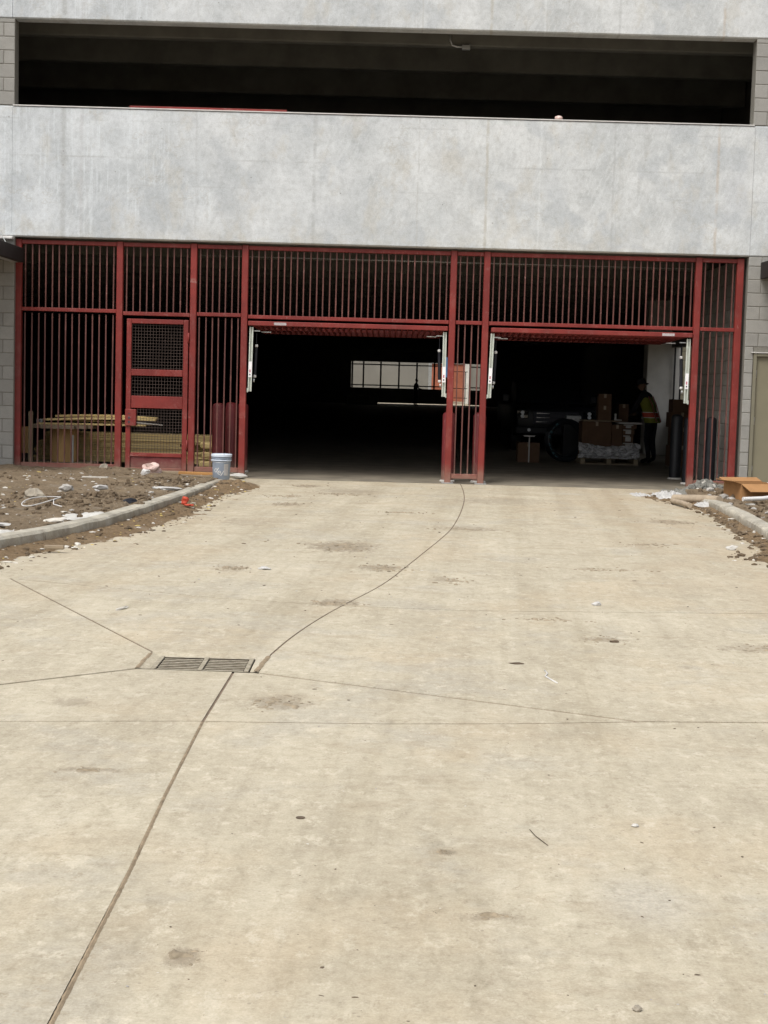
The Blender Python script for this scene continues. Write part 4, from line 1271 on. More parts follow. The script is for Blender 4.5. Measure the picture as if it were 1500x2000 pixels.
vs, fs = lump(0.125, 12, (1.05, 0.8, 0.72), 0.45, 3)
o = put('masonry_lump', MB().add(vs, fs).mesh('masonry_lump', M['pinkrock'], smooth=False), None, (-3.56, 23.42, 0.125))
tag(o, 'pinkish broken masonry lump resting before the pedestrian gate', 'rock')
vs, fs = lump(0.075, 19, (1.0, 0.7, 0.9), 0.5, 2)
o = put('stone', MB().add(vs, fs).mesh('stone', M['greyrock']), None, (-4.30, 23.45, 0.12))
tag(o, 'small grey stone on the plank under the left grille', 'stone')
vs, fs = lump(0.10, 23, (1.1, 0.9, 0.85), 0.4, 3)
o = put('stone', MB().add(vs, fs).mesh('stone', M['greyrock']), None, (-3.92, 17.15, 0.17))
tag(o, 'angular grey brown rock half buried in the left soil bed', 'stone')
vs, fs = lump(0.09, 27, (1.5, 0.8, 0.5), 0.3, 2)
o = put('stone', MB().add(vs, fs).mesh('stone', M['cement']), None, (-2.24, 23.45, 0.05))
tag(o, 'pale concrete scrap at the foot of the post beside the bucket', 'stone')
o = MB().obox((0, 0, 0), (0.62, 0.14, 0.04)).mesh('board', M['pine_x'], bevel=0.003)
o = put('board', o, None, (-2.83, 23.36, 0.075), (0, 0.015, 0.03))
tag(o, 'short orange pine board lying left of the bucket', 'board')
o = put('board', MB().obox((0, 0, 0), (0.5, 0.06, 0.02)).mesh('board', M['old_wood'], bevel=0.002), None, (-2.80, 22.9, 0.07), (0, 0.03, 0.1))
tag(o, 'thin weathered wood strip in the soil before the orange board', 'board')

# soil bed litter one can pick out
def strip(name, label, cat, c, size, mat, rz=0.0, tilt=0.0, group=None):
    o = put(name, MB().obox((0, 0, 0), size).mesh(name, M[mat], bevel=min(size) * 0.2), None, c, (0, tilt, rz))
    return tag(o, label, cat, group)
def flake(name, label, cat, c, r, seed, squash, mat, rz=0.0, sub=2):
    vs, fs = lump(r, seed, squash, 0.5, sub)
    o = put(name, MB().add(vs, fs).mesh(name, M[mat]), None, c, (0, 0, rz))
    return tag(o, label, cat)
strip('wood_strip', 'long pale wooden strip lying in the soil before the left grille', 'strip', (-3.92, 20.7, 0.155), (0.34, 0.022, 0.018), 'pale', 0.03)
strip('wood_strip', 'brown wooden stick on the soil mound near the plank', 'strip', (-3.45, 20.6, 0.17), (0.26, 0.03, 0.018), 'old_wood', 0.1)
flake('foam_scrap', 'white foam scrap on top of the small soil mound', 'scrap', (-3.28, 21.0, 0.225), 0.055, 31, (1.2, 0.8, 0.75), 'white')
flake('foam_scrap', 'crumpled white wrapper lying in middle of left soil bed', 'scrap', (-3.30, 17.8, 0.235), 0.07, 32, (1.3, 0.8, 0.5), 'paper', 0.5)
flake('foam_scrap', 'white lump just above the crumpled wrapper in the soil', 'scrap', (-3.45, 18.45, 0.16), 0.042, 33, (1.0, 0.8, 0.7), 'white')
flake('paper_scrap', 'crumpled grey paper on the churned soil heap', 'scrap', (-3.72, 17.9, 0.21), 0.075, 34, (1.1, 0.8, 0.6), 'greychip', 0.3)
flake('plastic_scrap', 'torn white plastic lying near the kerb end', 'scrap', (-2.75, 19.3, 0.13), 0.10, 35, (1.7, 0.8, 0.25), 'paper', 0.15)
flake('plastic_scrap', 'black plastic scrap on the kerb edge of the soil', 'scrap', (-2.80, 16.9, 0.15), 0.07, 36, (1.4, 0.7, 0.5), 'black', 0.6)
flake('tile_piece', 'pale flat stone chip in the soil near the left kerb', 'chip', (-3.22, 14.95, 0.11), 0.075, 37, (1.4, 0.8, 0.3), 'pale')
flake('tile_piece', 'flat white chip in the soil beyond the bend of the left kerb', 'chip', (-3.62, 14.4, 0.11), 0.075, 38, (1.5, 0.8, 0.2), 'paper')
strip('wood_strip', 'small brown wood block in the mud below left kerb', 'strip', (-2.83, 13.15, 0.05), (0.17, 0.05, 0.035), 'old_wood', 0.1)
lp = []
for i in range(26):
    a = 2 * math.pi * i / 25
    lp.append((-3.66 + 0.13 * math.cos(a) + 0.10 * math.sin(a), 16.35 + 0.36 * math.sin(a) * 0.8, 0.185 + 0.03 * math.sin(a) + 0.012 * math.cos(2 * a)))
lp += [(-3.50, 16.2, 0.16), (-3.38, 16.05, 0.15)]
o = MB().tube(lp, 0.0055, 6).build('cable_loop', M['white'], None, smooth=True)
tag(o, 'white cable loop lying on the churned soil', 'cable')
o = thing('plastic_scrap', 'bright orange plastic scrap at the foot of the left kerb', 'scrap', (-2.33, 17.9, 0.05))
vs, fs = lump(0.05, 41, (0.9, 0.7, 1.0), 0.6, 2)
put('film', MB().add(vs, fs).mesh('film', M['orange']), o, (0, 0, 0.045))
vs, fs = lump(0.034, 43, (1.6, 1.0, 0.4), 0.5, 2)
put('fold', MB().add(vs, fs).mesh('fold', M['orange']), o, (0.05, -0.05, 0.0))
# pale cement washed into the bed by the kerb
for cx, cy, rx, ry, nm in ((-3.45, 13.85, .50, .34, 5), (-2.98, 15.55, .30, .45, 6)):
    def fn(x, y):
        q = ((x - cx) / rx) ** 2 + ((y - cy) / ry) ** 2
        return bed_l(x, y) + 0.012 * (1 - q) + 0.012 * fbm(x * 5, y * 5, nm) if bed_l(x, y) > 0 else -0.1
    def gn(x, y):
        q = ((x - cx) / rx) ** 2 + ((y - cy) / ry) ** 2
        return fn(x, y) if q + 0.8 * fbm(x * 3, y * 3, nm) < 1.0 else -0.1
    m2, _, _ = heightfield('c', cx - 1.5 * rx, cx + 1.5 * rx, cy - 1.5 * ry, cy + 1.5 * ry, 60, 60, gn, None, cull=0.02)
    m2.f = [f for f in m2.f if min(m2.v[i][2] for i in f) > 0.02]
    if m2.f:
        tag(m2.build('cement', M['cement'], smooth=True), kind='stuff')

# scattered litter nobody could count
def scatter(name, mat, n, seed, area, rmin, rmax, squash, zfn, sub=1, rough=0.5):
    r_ = random.Random(seed)
    mb = MB()
    while n > 0:
        p = area(r_)
        if p is None:
            continue
        z = zfn(p[0], p[1])
        if z is None:
            continue
        rr = rmin + (rmax - rmin) * r_.random() ** 2.5
        if name == 'grit':
            rr *= min(1.0, max(0.42, p[1] / 13.0))
        sq = (squash[0] * r_.uniform(.7, 1.4), squash[1] * r_.uniform(.7, 1.3), squash[2] * r_.uniform(.6, 1.3))
        add_lump(mb, (p[0], p[1], z + rr * sq[2] * 0.3), rr, r_.randint(0, 99999), sq, rough, sub, r_.uniform(0, 6.28))
        n -= 1
    return tag(mb.build(name, M[mat]), kind='stuff')
def area_bl(r_):
    y = 12.0 + 11.5 * r_.random()
    return (interp(LK, y) - 0.2 - 3.0 * r_.random() ** 1.3, y)
zb_l = lambda x, y: bed_l(x, y) if bed_l(x, y) > 0 else None
scatter('debris', 'pale', 230, 1, area_bl, 0.006, 0.03, (1.3, 0.8, 0.45), zb_l)
scatter('debris', 'greychip', 240, 2, area_bl, 0.006, 0.03, (1.2, 0.9, 0.5), zb_l)
scatter('debris', 'yellowchip', 40, 3, area_bl, 0.010, 0.032, (1.5, 0.7, 0.35), zb_l)
scatter('soil_clods', 'clod', 520, 4, area_bl, 0.007, 0.034, (1.1, 1.0, 0.7), zb_l)
def area_heap(r_):
    return (-3.35 + r_.gauss(0, 0.55), 17.1 + r_.gauss(0, 0.6))
scatter('soil_clods', 'clod', 430, 5, area_heap, 0.010, 0.05, (1.1, 1.0, 0.8), zb_l)
def area_mound(r_):
    return (-3.05 + r_.gauss(0, 0.28), 20.6 + r_.gauss(0, 0.5))
scatter('soil_clods', 'clod', 180, 6, area_mound, 0.010, 0.04, (1.1, 1.0, 0.8), zb_l)
def area_ml(r_):
    y = 11.0 + 11.4 * r_.random()
    k = interp(LK, y)
    return (k + (interp(ML, y) - k) * r_.random(), y)
zm_l = lambda x, y: max(0.0, mud_l(x, y))
scatter('debris', 'pale', 90, 7, area_ml, 0.008, 0.034, (1.4, 0.8, 0.45), zm_l)
scatter('debris', 'yellowchip', 45, 8, area_ml, 0.008, 0.026, (1.5, 0.7, 0.4), zm_l)
scatter('soil_clods', 'clod', 500, 9, area_ml, 0.006, 0.028, (1.2, 1.0, 0.6), zm_l)
def area_mr(r_):
    y = 12.5 + 10.0 * r_.random()
    k = interp(RK, y)
    return (k + (interp(MR, y) - k) * r_.random(), y)
zm_r = lambda x, y: max(0.0, mud_r(x, y))
scatter('debris', 'pale', 50, 10, area_mr, 0.008, 0.03, (1.4, 0.8, 0.45), zm_r)
scatter('soil_clods', 'clod', 300, 11, area_mr, 0.008, 0.04, (1.2, 1.0, 0.6), zm_r)
def area_br(r_):
    y = 14.0 + 9.4 * r_.random()
    return (interp(RK, y) + 0.2 + 1.6 * r_.random(), y)
zb_r = lambda x, y: bed_r(x, y) if bed_r(x, y) > 0 else None
scatter('debris', 'pale', 70, 12, area_br, 0.012, 0.055, (1.3, 0.8, 0.45), zb_r)
scatter('debris', 'greychip', 160, 13, area_br, 0.012, 0.07, (1.2, 0.9, 0.6), zb_r)
scatter('soil_clods', 'clod', 380, 14, area_br, 0.015, 0.07, (1.1, 1.0, 0.7), zb_r)
# crumbs and grit on the drive
def area_dr(r_):
    d = 3.4 + 19.8 * r_.random() ** 1.25
    return (r_.uniform(-0.3, 0.3) * d, d) if True else None
def z_dr(x, y):
    if mud_l(x, y) > 0 or (x < interp(LK, y) and y > 8.5) or (x > interp(RK, y)):
        return None
    if -1.3 < x < -0.6 and 7.95 < y < 8.55:
        return None
    return 0.001
scatter('grit', 'brownchip', 520, 15, area_dr, 0.002, 0.012, (1.5, 0.9, 0.35), z_dr)
scatter('grit', 'greychip', 200, 16, area_dr, 0.002, 0.008, (1.2, 0.9, 0.7), z_dr)
scatter('grit', 'pale', 110, 17, area_dr, 0.002, 0.011, (1.5, 0.8, 0.3), z_dr)
# crumbs gathered round the mud cakes
for k, (cx, cy, rx, ry) in enumerate(cakes):
    def ar(r_, cx=cx, cy=cy, rx=rx, ry=ry):
        return (cx + r_.gauss(0, rx * 0.7), cy + r_.gauss(0, ry * 0.7))
    scatter('grit', 'mudfilm', 60, 40 + k, ar, 0.002, 0.016 if rx > 0.1 else 0.006, (1.4, 1.0, 0.4), z_dr)
flake('stone', 'small pale stone at the lower right of the driveway', 'stone', (0.667, 3.72, 0.006), 0.011, 51, (1.2, 0.9, 0.7), 'greyrock')
flake('stone', 'tiny pale pebble right of the middle of the driveway', 'stone', (0.921, 5.338, 0.005), 0.011, 52, (1.2, 0.9, 0.7), 'cement')
flake('wood_chip', 'dark flat wood chip on the driveway right of the drain', 'chip', (0.766, 8.466, 0.004), 0.022, 53, (1.9, 1.2, 0.2), 'brownchip')
flake('mud_clod', 'dark clod in the driveway beyond the joint on the right', 'clod', (1.43, 9.28, 0.006), 0.02, 54, (1.5, 0.9, 0.5), 'brownchip')
flake('paper_scrap', 'tiny white paper scrap standing on the right of driveway', 'scrap', (1.532, 10.85, 0.012), 0.028, 55, (1.2, 0.5, 0.6), 'paper')
flake('paper_scrap', 'tiny white paper scrap left of the curving joint', 'scrap', (-0.96, 12.4, 0.012), 0.036, 56, (1.5, 0.7, 0.4), 'paper')
flake('wood_chip', 'pale wood splinter beyond the drain on the left', 'chip', (-1.717, 10.07, 0.006), 0.05, 57, (0.35, 1.6, 0.2), 'pale', -0.35)
flake('cement_piece', 'white angular chip beside the mud on the right', 'chip', (3.41, 14.95, 0.02), 0.045, 58, (1.3, 0.9, 0.6), 'cement')
yp = [(0.90, 8.28, .004), (0.905, 8.18, .005), (0.885, 8.10, .006), (0.91, 8.00, .005), (0.93, 7.93, .004)]
tag(MB().tube(yp, 0.004, 6).build('string', M['white'], None, smooth=True), 'short curl of white string on the driveway', 'string')
tag(MB().tube([(0.54, 5.26, .003), (0.552, 5.18, .005), (0.585, 5.08, .003)], 0.0015, 5).build('twig', M['brownchip'], None), 'thin dark twig on the near driveway', 'twig')
tag(MB().lathe([(0.016, 0), (0.017, 0.002), (0.006, 0.0025)], 16, (-0.266, 5.332, 0.001)).build('washer', M['brownchip'], None), 'small round washer lying on the near driveway', 'washer')

# ================================================================== THINGS RIGHT OF THE DRIVE
cb = thing('cardboard_box', 'open brown cardboard box lying behind the right kerb', 'box', (5.0, 20.9, 0.06), rz=0.28)
t_ = 0.008
W_, D_, H_ = 0.50, 0.42, 0.25
for nm, b in (('bottom', (-W_, W_, -D_, D_, 0, t_)), ('side', (-W_, W_, -D_, -D_ + t_, t_, H_)), ('side', (-W_, W_, D_ - t_, D_, t_, H_)), ('side', (-W_, -W_ + t_, -D_ + t_, D_ - t_, t_, H_)), ('side', (W_ - t_, W_, -D_ + t_, D_ - t_, t_, H_))):
    put(nm, MB().box(*[v * (0.58 if i < 4 else 1) for i, v in enumerate(b)]).mesh(nm, M['cardboard']), cb)
w2, d2_ = W_ * 0.58, D_ * 0.58
def flap(p0, p1, dirv):
    q0, q1 = Vector(p0) + Vector(dirv), Vector(p1) + Vector(dirv)
    n = (Vector(p1) - Vector(p0)).cross(Vector(dirv)).normalized() * t_
    vs = [Vector(p0), Vector(p1), q1, q0]
    vs += [v + n for v in vs]
    put('flap', MB().add(vs, [(0, 1, 2, 3), (7, 6, 5, 4), (0, 4, 5, 1), (1, 5, 6, 2), (2, 6, 7, 3), (3, 7, 4, 0)]).mesh('flap', M['cardboard']), cb)
flap((-w2, -d2_, H_), (w2, -d2_, H_), (0.03, -0.20, -0.09))
flap((-w2, d2_, H_), (w2, d2_, H_), (0, 0.15, 0.045))
flap((-w2, -d2_, H_), (-w2, d2_, H_), (-0.13, 0, 0.035))
flap((w2, -d2_, H_), (w2, d2_, H_), (0.15, 0, -0.12))
def pipe(pts, r, mat, label, name='plastic_pipe', cat='pipe'):
    return tag(MB().tube(pts, r, 10).build(name, M[mat], None, smooth='auto'), label, cat)
pipe([(4.62, 19.75, .165), (4.9, 19.85, .175), (5.3, 20.2, .20), (5.7, 20.7, .21)], 0.028, 'white', 'white plastic pipe curving in front of the cardboard box')
pipe([(4.95, 19.2, .14), (5.3, 19.5, .17), (5.6, 20.0, .19)], 0.028, 'white', 'second white plastic pipe nearest the right edge')
pipe([(5.05, 21.6, .22), (5.4, 21.5, .27), (5.8, 21.2, .25)], 0.022, 'white', 'white pipe resting behind the cardboard box')
pipe([(4.00, 21.15, .05), (4.25, 20.75, .08), (4.45, 20.35, .10)], 0.06, 'dustypipe', 'dusty tan pipe lying at the right kerb end')
pipe([(3.90, 20.75, .045), (3.94, 20.3, .055), (3.98, 19.95, .05)], 0.035, 'dustypipe', 'short bent dusty pipe piece beside the tan pipe')
def crumple(name, label, cat, c, sx, sy, h, seed, mat, kind_of=None):
    n = 26
    mb = MB()
    for j in range(n + 1):
        for i in range(n + 1):
            u, v = i / n * 2 - 1, j / n * 2 - 1
            x, y = c[0] + u * sx * (1 + 0.25 * fbm(u * 2, v * 2, seed)), c[1] + v * sy * (1 + 0.25 * fbm(u * 2, v * 2, seed + 5))
            e = max(0, 1 - max(abs(u), abs(v)) ** 3)
            z = c[2] + h * e * (0.45 + 0.9 * abs(fbm(u * 2.2, v * 2.2, seed + 9)) + 0.5 * abs(fbm(u * 6, v * 6, seed)))
            mb.v.append((x, y, z))
    for j in range(n):
        for i in range(n):
            k = j * (n + 1) + i
            mb.f.append((k, k + 1, k + n + 2, k + n + 1))
    return tag(mb.build(name, M[mat], None, smooth='auto'), label, cat)
crumple('plastic_sheet', 'crumpled white plastic sheet at the edge of right opening', 'sheet', (4.08, 22.0, -0.02), 0.22, 0.40, 0.12, 3, 'paper')
crumple('paper_scrap', 'torn white paper lying before the dusty pipe', 'scrap', (4.25, 20.15, 0.03), 0.14, 0.16, 0.07, 8, 'paper')
crumple('plastic_sheet', 'thin pale film on the concrete left of the white sheet', 'sheet', (3.72, 22.3, -0.012), 0.14, 0.30, 0.045, 12, 'paper')
rp = thing('rubble_heap', 'grey heap of broken concrete rubble before the right grille', 'rubble', (4.75, 22.75, 0))
r_ = random.Random(77)
for i in range(230):
    a, q = r_.uniform(0, 6.28), abs(r_.gauss(0, 0.5))
    x, y = 4.75 + 0.45 * q * math.cos(a), 22.75 + 0.5 * q * math.sin(a)
    s = 0.014 + 0.055 * r_.random() ** 2
    vs, fs = lump(s, 500 + i, (1.2, 1.0, 0.75), 0.5, 1)
    hh = 0.17 * math.exp(-(q / 0.55) ** 2) * r_.uniform(0.8, 1.1)
    put('rubble_piece', MB().add(vs, fs).mesh('rubble_piece', M['rubble' if i % 14 else 'pale']), rp, (x - 4.75, y - 22.75, hh + s * 0.2), (r_.uniform(0, 3), r_.uniform(0, 3), 0))
m2, _, _ = heightfield('c', 4.1, 5.45, 22.0, 23.6, 60, 60, lambda x, y: 0.17 * math.exp(-(((x - 4.78) / 0.42) ** 2 + ((y - 22.8) / 0.45) ** 2)) + 0.05 * fbm(x * 6, y * 6, 4) + 0.02 * fbm(x * 20, y * 20, 5) - 0.02, None)
tag(m2.build('rubble_fines', M['rubble'], rp), kind='stuff')

# ================================================================== INSIDE, LEFT: reel, lumber
RX, RY = -5.24, 25.0
sp = thing('cable_reel', 'wooden cable reel standing on end behind the left grille', 'cable reel', (RX, RY, 0))
def slat_disc(z0, z1, rad, nm):
    n = 7
    for i in range(n):
        y0, y1 = -rad + 2 * rad * i / n, -rad + 2 * rad * (i + 1) / n - 0.006
        h = math.sqrt(max(0.01, rad * rad - ((y0 + y1) / 2) ** 2))
        MB().box(RX - h, RX + h, RY + y0, RY + y1, z0, z1).build(nm, M['old_wood'], sp, bevel=0.003)
slat_disc(0.655, 0.71, 0.53, 'top_board')
slat_disc(0.055, 0.11, 0.53, 'bottom_board')
for i in range(12):
    a = 2 * math.pi * i / 12
    rot = Matrix.Rotation(a, 3, 'Z')
    MB().obox(Vector((RX, RY, 0.382)) + rot @ Vector((0.197, 0, 0)), (0.03, 0.10, 0.54), rot).build('drum_stave', M['pine'], sp, bevel=0.003)
MB().tube([(RX + 0.20, RY - 0.28, 0.11), (RX + 0.20, RY - 0.28, 0.55)], 0.018, 8).build('tie_rod', M['galv'], sp)
st = MB().box(-5.64, -5.575, 24.22, 24.26, 0.005, 0.93).build('timber_stake', M['old_wood_z'], None, bevel=0.003)
tag(st, 'upright weathered timber stake behind the leftmost grille bars', 'stake')
bx = MB().obox((0, 0, 0), (0.16, 0.04, 0.42)).mesh('board', M['pine'], bevel=0.003)
tag(put('board', bx, None, (-5.74, 24.42, 0.47), (0.12, 0, 0)), 'short orange board leaning in the left corner behind the stake', 'board')
for dx, lb_ in ((0, 'left white paper cup on the cable reel'), (0.055, 'right white paper cup on the cable reel')):
    tag(MB().lathe([(0.018, 0), (0.026, 0.075), (0.028, 0.078), (0.022, 0.077)], 14, (-5.665 + dx, 24.98, 0.711)).build('paper_cup', M['white'], None, smooth='auto'), lb_, 'cup')
def board(c, L, w_, h, ry, rz, label, group=None, mat='lumber', bend=0.0):
    mb = MB()
    n = 6
    for i in range(n + 1):
        u = -L / 2 + L * i / n
        zz = bend * (1 - (2 * i / n - 1) ** 2)
        mb.v += [(u, -w_ / 2, zz - h / 2), (u, w_ / 2, zz - h / 2), (u, w_ / 2, zz + h / 2), (u, -w_ / 2, zz + h / 2)]
    for i in range(n):
        for q in range(4):
            mb.f.append((i * 4 + q, i * 4 + (q + 1) % 4, (i + 1) * 4 + (q + 1) % 4, (i + 1) * 4 + q))
    mb.f += [(0, 1, 2, 3), tuple(n * 4 + q for q in (3, 2, 1, 0))]
    o = put('lumber_board', mb.mesh('lumber_board', M[mat], bevel=0.002), None, c, (0, ry, rz))
    return tag(o, label, 'board', group)
gfan = 'yellow boards laid over the cable reel'
board((-4.76, 24.85, 0.730), 1.75, 0.14, 0.030, -0.006, 0.03, 'lowest yellow board lying across the cable reel', gfan)
board((-4.70, 25.02, 0.766), 1.75, 0.14, 0.030, 0.02, -0.03, 'second yellow board from below on the cable reel', gfan, bend=0.01)
board((-4.60, 24.88, 0.808), 1.75, 0.19, 0.034, -0.02, 0.02, 'third yellow board from below on the cable reel', gfan, bend=0.02)
board((-4.55, 25.04, 0.845), 1.65, 0.19, 0.034, 0.0, -0.02, 'topmost yellow board bowed over the cable reel', gfan, bend=0.025)
r_ = random.Random(3)
for x, nm in ((-5.5, 'left'), (-4.3, 'middle'), (-3.35, 'right')):
    o = MB().box(x - 0.045, x + 0.045, 25.6, 26.35, 0.003, 0.088).build('timber_bearer', M['old_wood_y'], None)
    tag(o, '%s timber bearer under the yellow lumber stack' % nm, 'timber')
z = 0.09
ords = ['bottom', 'second', 'third', 'fourth', 'fifth', 'sixth', 'seventh', 'eighth', 'ninth', 'tenth', 'eleventh', 'twelfth']
for lay in range(12):
    for dpt in range(2):
        L, cx = 2.95, -4.36
        if lay in (5, 6, 7) and dpt == 0:
            L, cx = 2.45 - 0.04 * (lay - 5), -4.62
        if lay >= 8:
            L, cx = 2.80, -4.30
        lab = ('%s yellow board from below in the front of the lumber stack' if dpt == 0 else '%s yellow board from below in the rear of the lumber stack') % ords[lay]
        board((cx + r_.uniform(-.04, .04), 25.70 + dpt * 0.30 + r_.uniform(-.02, .02), z + 0.019), L, 0.285, 0.036, 0, r_.uniform(-.004, .004), lab, 'boards in the big lumber stack')
    z += 0.040
strip('batten', 'pale thin batten poking out by the pedestrian gate lock', 'batten', (-3.85, 24.55, 0.775), (0.55, 0.02, 0.02), 'pale', 0.06, 0.07)
for i, (x, z_, sz) in enumerate(((-3.02, 0.12, 0.2), (-3.0, 0.27, 0.18), (-3.05, 0.42, 0.12))):
    strip('timber_offcut', '%s timber offcut stacked behind the grille left of red bollards' % ('lowest', 'middle', 'topmost')[i], 'timber', (x + 0.12, 25.2, z_), (sz * 1.5, 0.25, 0.10), 'lumber', 0.2 * i)

# ================================================================== INSIDE, RIGHT: pallet, boxes, coil, truck
pt = thing('wooden_pallet', 'wooden pallet on the floor of the right bay', 'pallet', (4.50, 31.2, 0))
for i in range(5):
    y = 30.9 + i * 0.2
    MB().box(3.92, 5.08, y, y + 0.12, 0.118, 0.138).build('deck_board', M['old_wood'], pt, bevel=0.003)
for x in (3.92, 4.455, 4.99):
    MB().box(x, x + 0.09, 30.905, 31.81, 0.022, 0.117).build('stringer', M['old_wood_y'], pt, bevel=0.003)
for y in (30.9, 31.3, 31.69):
    MB().box(3.92, 5.08, y, y + 0.12, 0.003, 0.021).build('base_board', M['old_wood'], pt)
def carton(x0, x1, y0, y1, z0, z1, label, group='cardboard boxes in the right bay', mat='cardboard_dark', stripe=True):
    b = thing('cardboard_box', label, 'box', ((x0 + x1) / 2, (y0 + y1) / 2, z0), group=group)
    MB().box(x0, x1, y0, y1, z0, z1).build('carton', M[mat], b, bevel=0.006)
    if stripe:
        xm = (x0 + x1) / 2
        MB().box(xm - 0.025, xm + 0.025, y0 - 0.0015, y1 + 0.0015, z1 + 0.0003, z1 + 0.0015).build('tape', M['tape'], b)
        MB().box(xm - 0.025, xm + 0.025, y0 - 0.0018, y0 - 0.0006, z1 - 0.08, z1 - 0.001).build('tape', M['tape'], b)
    return b
carton(3.94, 4.535, 30.95, 31.5, 0.14, 0.855, 'largest brown cardboard box standing on the pallet')
carton(4.545, 4.755, 30.95, 31.4, 0.14, 0.81, 'narrow tall cardboard box beside the largest one on the pallet')
for i, (z0, z1, x1) in enumerate(((0.14, 0.45, 5.05), (0.46, 0.60, 4.98), (0.61, 0.72, 5.0), (0.73, 0.82, 5.04))):
    b = carton(4.77, x1, 30.98, 31.4, z0, z1, ('lowest', 'second', 'third', 'topmost')[i] + ' box of the small stack at the right end of the pallet', stripe=False)
    MB().box(4.775, x1 - 0.07, 30.974, 30.9785, z1 - 0.025, z1 - 0.003).build('white_edge', M['paper'], b)
    MB().box(4.82, 4.93, 30.972, 30.9775, z0 + 0.02, z1 - 0.03).build('shipping_label', M['paper'], b)
strip('white_board', 'white board lying on top of the small stack of boxes', 'board', (4.91, 31.2, 0.845), (0.48, 0.5, 0.035), 'paper')
strip('plywood_sheet', 'dark plywood laid over the pallet boxes as a table', 'plywood', (4.34, 31.32, 0.875), (0.75, 0.6, 0.03), 'old_wood')
carton(4.275, 4.545, 31.15, 31.45, 0.892, 1.18, 'lower of two brown boxes stacked on the plywood')
carton(4.28, 4.54, 31.16, 31.44, 1.182, 1.42, 'upper of two brown boxes stacked on the plywood')
carton(4.78, 4.98, 31.7, 31.95, 0.003, 1.22, 'tall narrow dark box standing behind the pallet near worker')
lbk = thing('angle_bracket', 'white angle bracket on the plywood right of the boxes', 'bracket', (4.66, 31.2, 0.89))
MB().box(4.62, 4.65, 31.15, 31.25, 0.891, 1.03).build('upright', M['white'], lbk, bevel=0.004)
MB().box(4.651, 4.76, 31.15, 31.25, 0.891, 0.91).build('foot', M['white'], lbk, bevel=0.004)
# crumpled plastic wrap round the pallet load
mb = MB()
n, k = 70, 18
for j in range(k + 1):
    for i in range(n + 1):
        u, v = i / n, j / k
        x = 3.86 + 1.22 * u
        z = 0.13 + v * (0.32 + 0.06 * fbm(u * 4, 2, 1) - 0.12 * math.sin(u * 3.1) * 0.6)
        y = 30.88 - 0.05 * math.sin(v * 3.1) - 0.24 * abs(fbm(u * 5 + v * 1.5, v * 2.2 - u * 2, 4)) - 0.12 * abs(fbm(u * 11 - v * 2, v * 4, 7))
        mb.v.append((x, y, z))
for j in range(k):
    for i in range(n):
        q = j * (n + 1) + i
        mb.f.append((q, q + 1, q + n + 2, q + n + 1))
tag(mb.build('plastic_wrap', M['sheet'], None, smooth=False), 'crumpled silvery plastic wrap around the pallet load', 'plastic wrap')
# strapped carton with a T-shaped stick
carton(2.66, 3.10, 30.95, 31.35, 0.003, 0.40, 'strapped cardboard box on the floor left of the pallet')
ts = thing('t_bar', 'white T-shaped bar standing against the strapped box', 'bar', (2.88, 30.9, 0))
MB().box(2.87, 2.895, 30.90, 30.925, 0.003, 0.52).build('stem', M['paper'], ts)
MB().box(2.765, 2.99, 30.89, 30.935, 0.521, 0.55).build('crossbar', M['paper'], ts)
# pipe coil with printed letters
co = thing('pipe_coil', 'black pipe coil with blue green print left of the pallet', 'coil', (3.70, 31.5, 0), rz=R(18))
for i, (rr, dy) in enumerate(((0.40, 0), (0.36, 0.03), (0.40, 0.075), (0.36, 0.10), (0.40, 0.15))):
    pts = [(rr * math.cos(2 * math.pi * q / 36), dy, 0.45 + rr * math.sin(2 * math.pi * q / 36)) for q in range(37)]
    put('turn', MB().tube(pts, 0.042, 8, caps=False).mesh('turn', M['hose'], smooth=True), co)
for wtxt, a0 in (('KING', 150), ('SIRE', 215)):
    for q, chr_ in enumerate(wtxt):
        me = text_mesh(chr_, 0.085, 'letter', M['teal'])
        a = R(a0 - 22 + q * 14)
        ob = put('letter', me, co, (0.40 * math.cos(a), -0.0445, 0.45 + 0.40 * math.sin(a)), (R(90), 0, 0))
        ob.rotation_euler = (Matrix.Rotation(-(a - R(180)) , 4, 'Y') @ Matrix.Rotation(R(90), 4, 'X')).to_euler()
# boxes by the side opening
zz = 0.003
for i, (h, dx) in enumerate(((0.42, 0.0), (0.36, 0.03), (0.30, -0.02), (0.26, 0.02))):
    carton(5.72 + dx, 6.2 + dx, 30.9, 31.4, zz, zz + h, ('lowest', 'second', 'third', 'topmost')[i] + ' box of the dark stack right of the worker')
    zz += h + 0.002
# black pickup truck, nose towards the drive
tk = thing('pickup_truck', 'black pickup truck parked nose out in the dark right bay', 'truck', (3.95, 37.5, 0))
def loft(secs):
    mb = MB()
    n = len(secs[0])
    for s_ in secs:
        mb.v += s_
    for i in range(len(secs) - 1):
        for q in range(n):
            mb.f.append((i * n + q, i * n + (q + 1) % n, (i + 1) * n + (q + 1) % n, (i + 1) * n + q))
    mb.f += [tuple(range(n)), tuple((len(secs) - 1) * n + q for q in reversed(range(n)))]
    return mb
def sec(y, hw, z0, z1, top):
    c = 3.95
    return [(c - hw, y, z0), (c + hw, y, z0), (c + hw, y, z1 - 0.08), (c + top, y, z1), (c - top, y, z1), (c - hw, y, z1 - 0.08)]
loft([sec(35.95, 0.90, 0.45, 0.98, 0.80), sec(36.1, 0.96, 0.38, 1.08, 0.86), sec(37.2, 0.98, 0.36, 1.14, 0.88), sec(37.3, 0.98, 0.36, 1.14, 0.88), sec(41.2, 0.98, 0.42, 1.14, 0.9), sec(41.4, 0.95, 0.5, 1.12, 0.88)]).build('body', M['paint'], tk, smooth='auto', bevel=0.02)
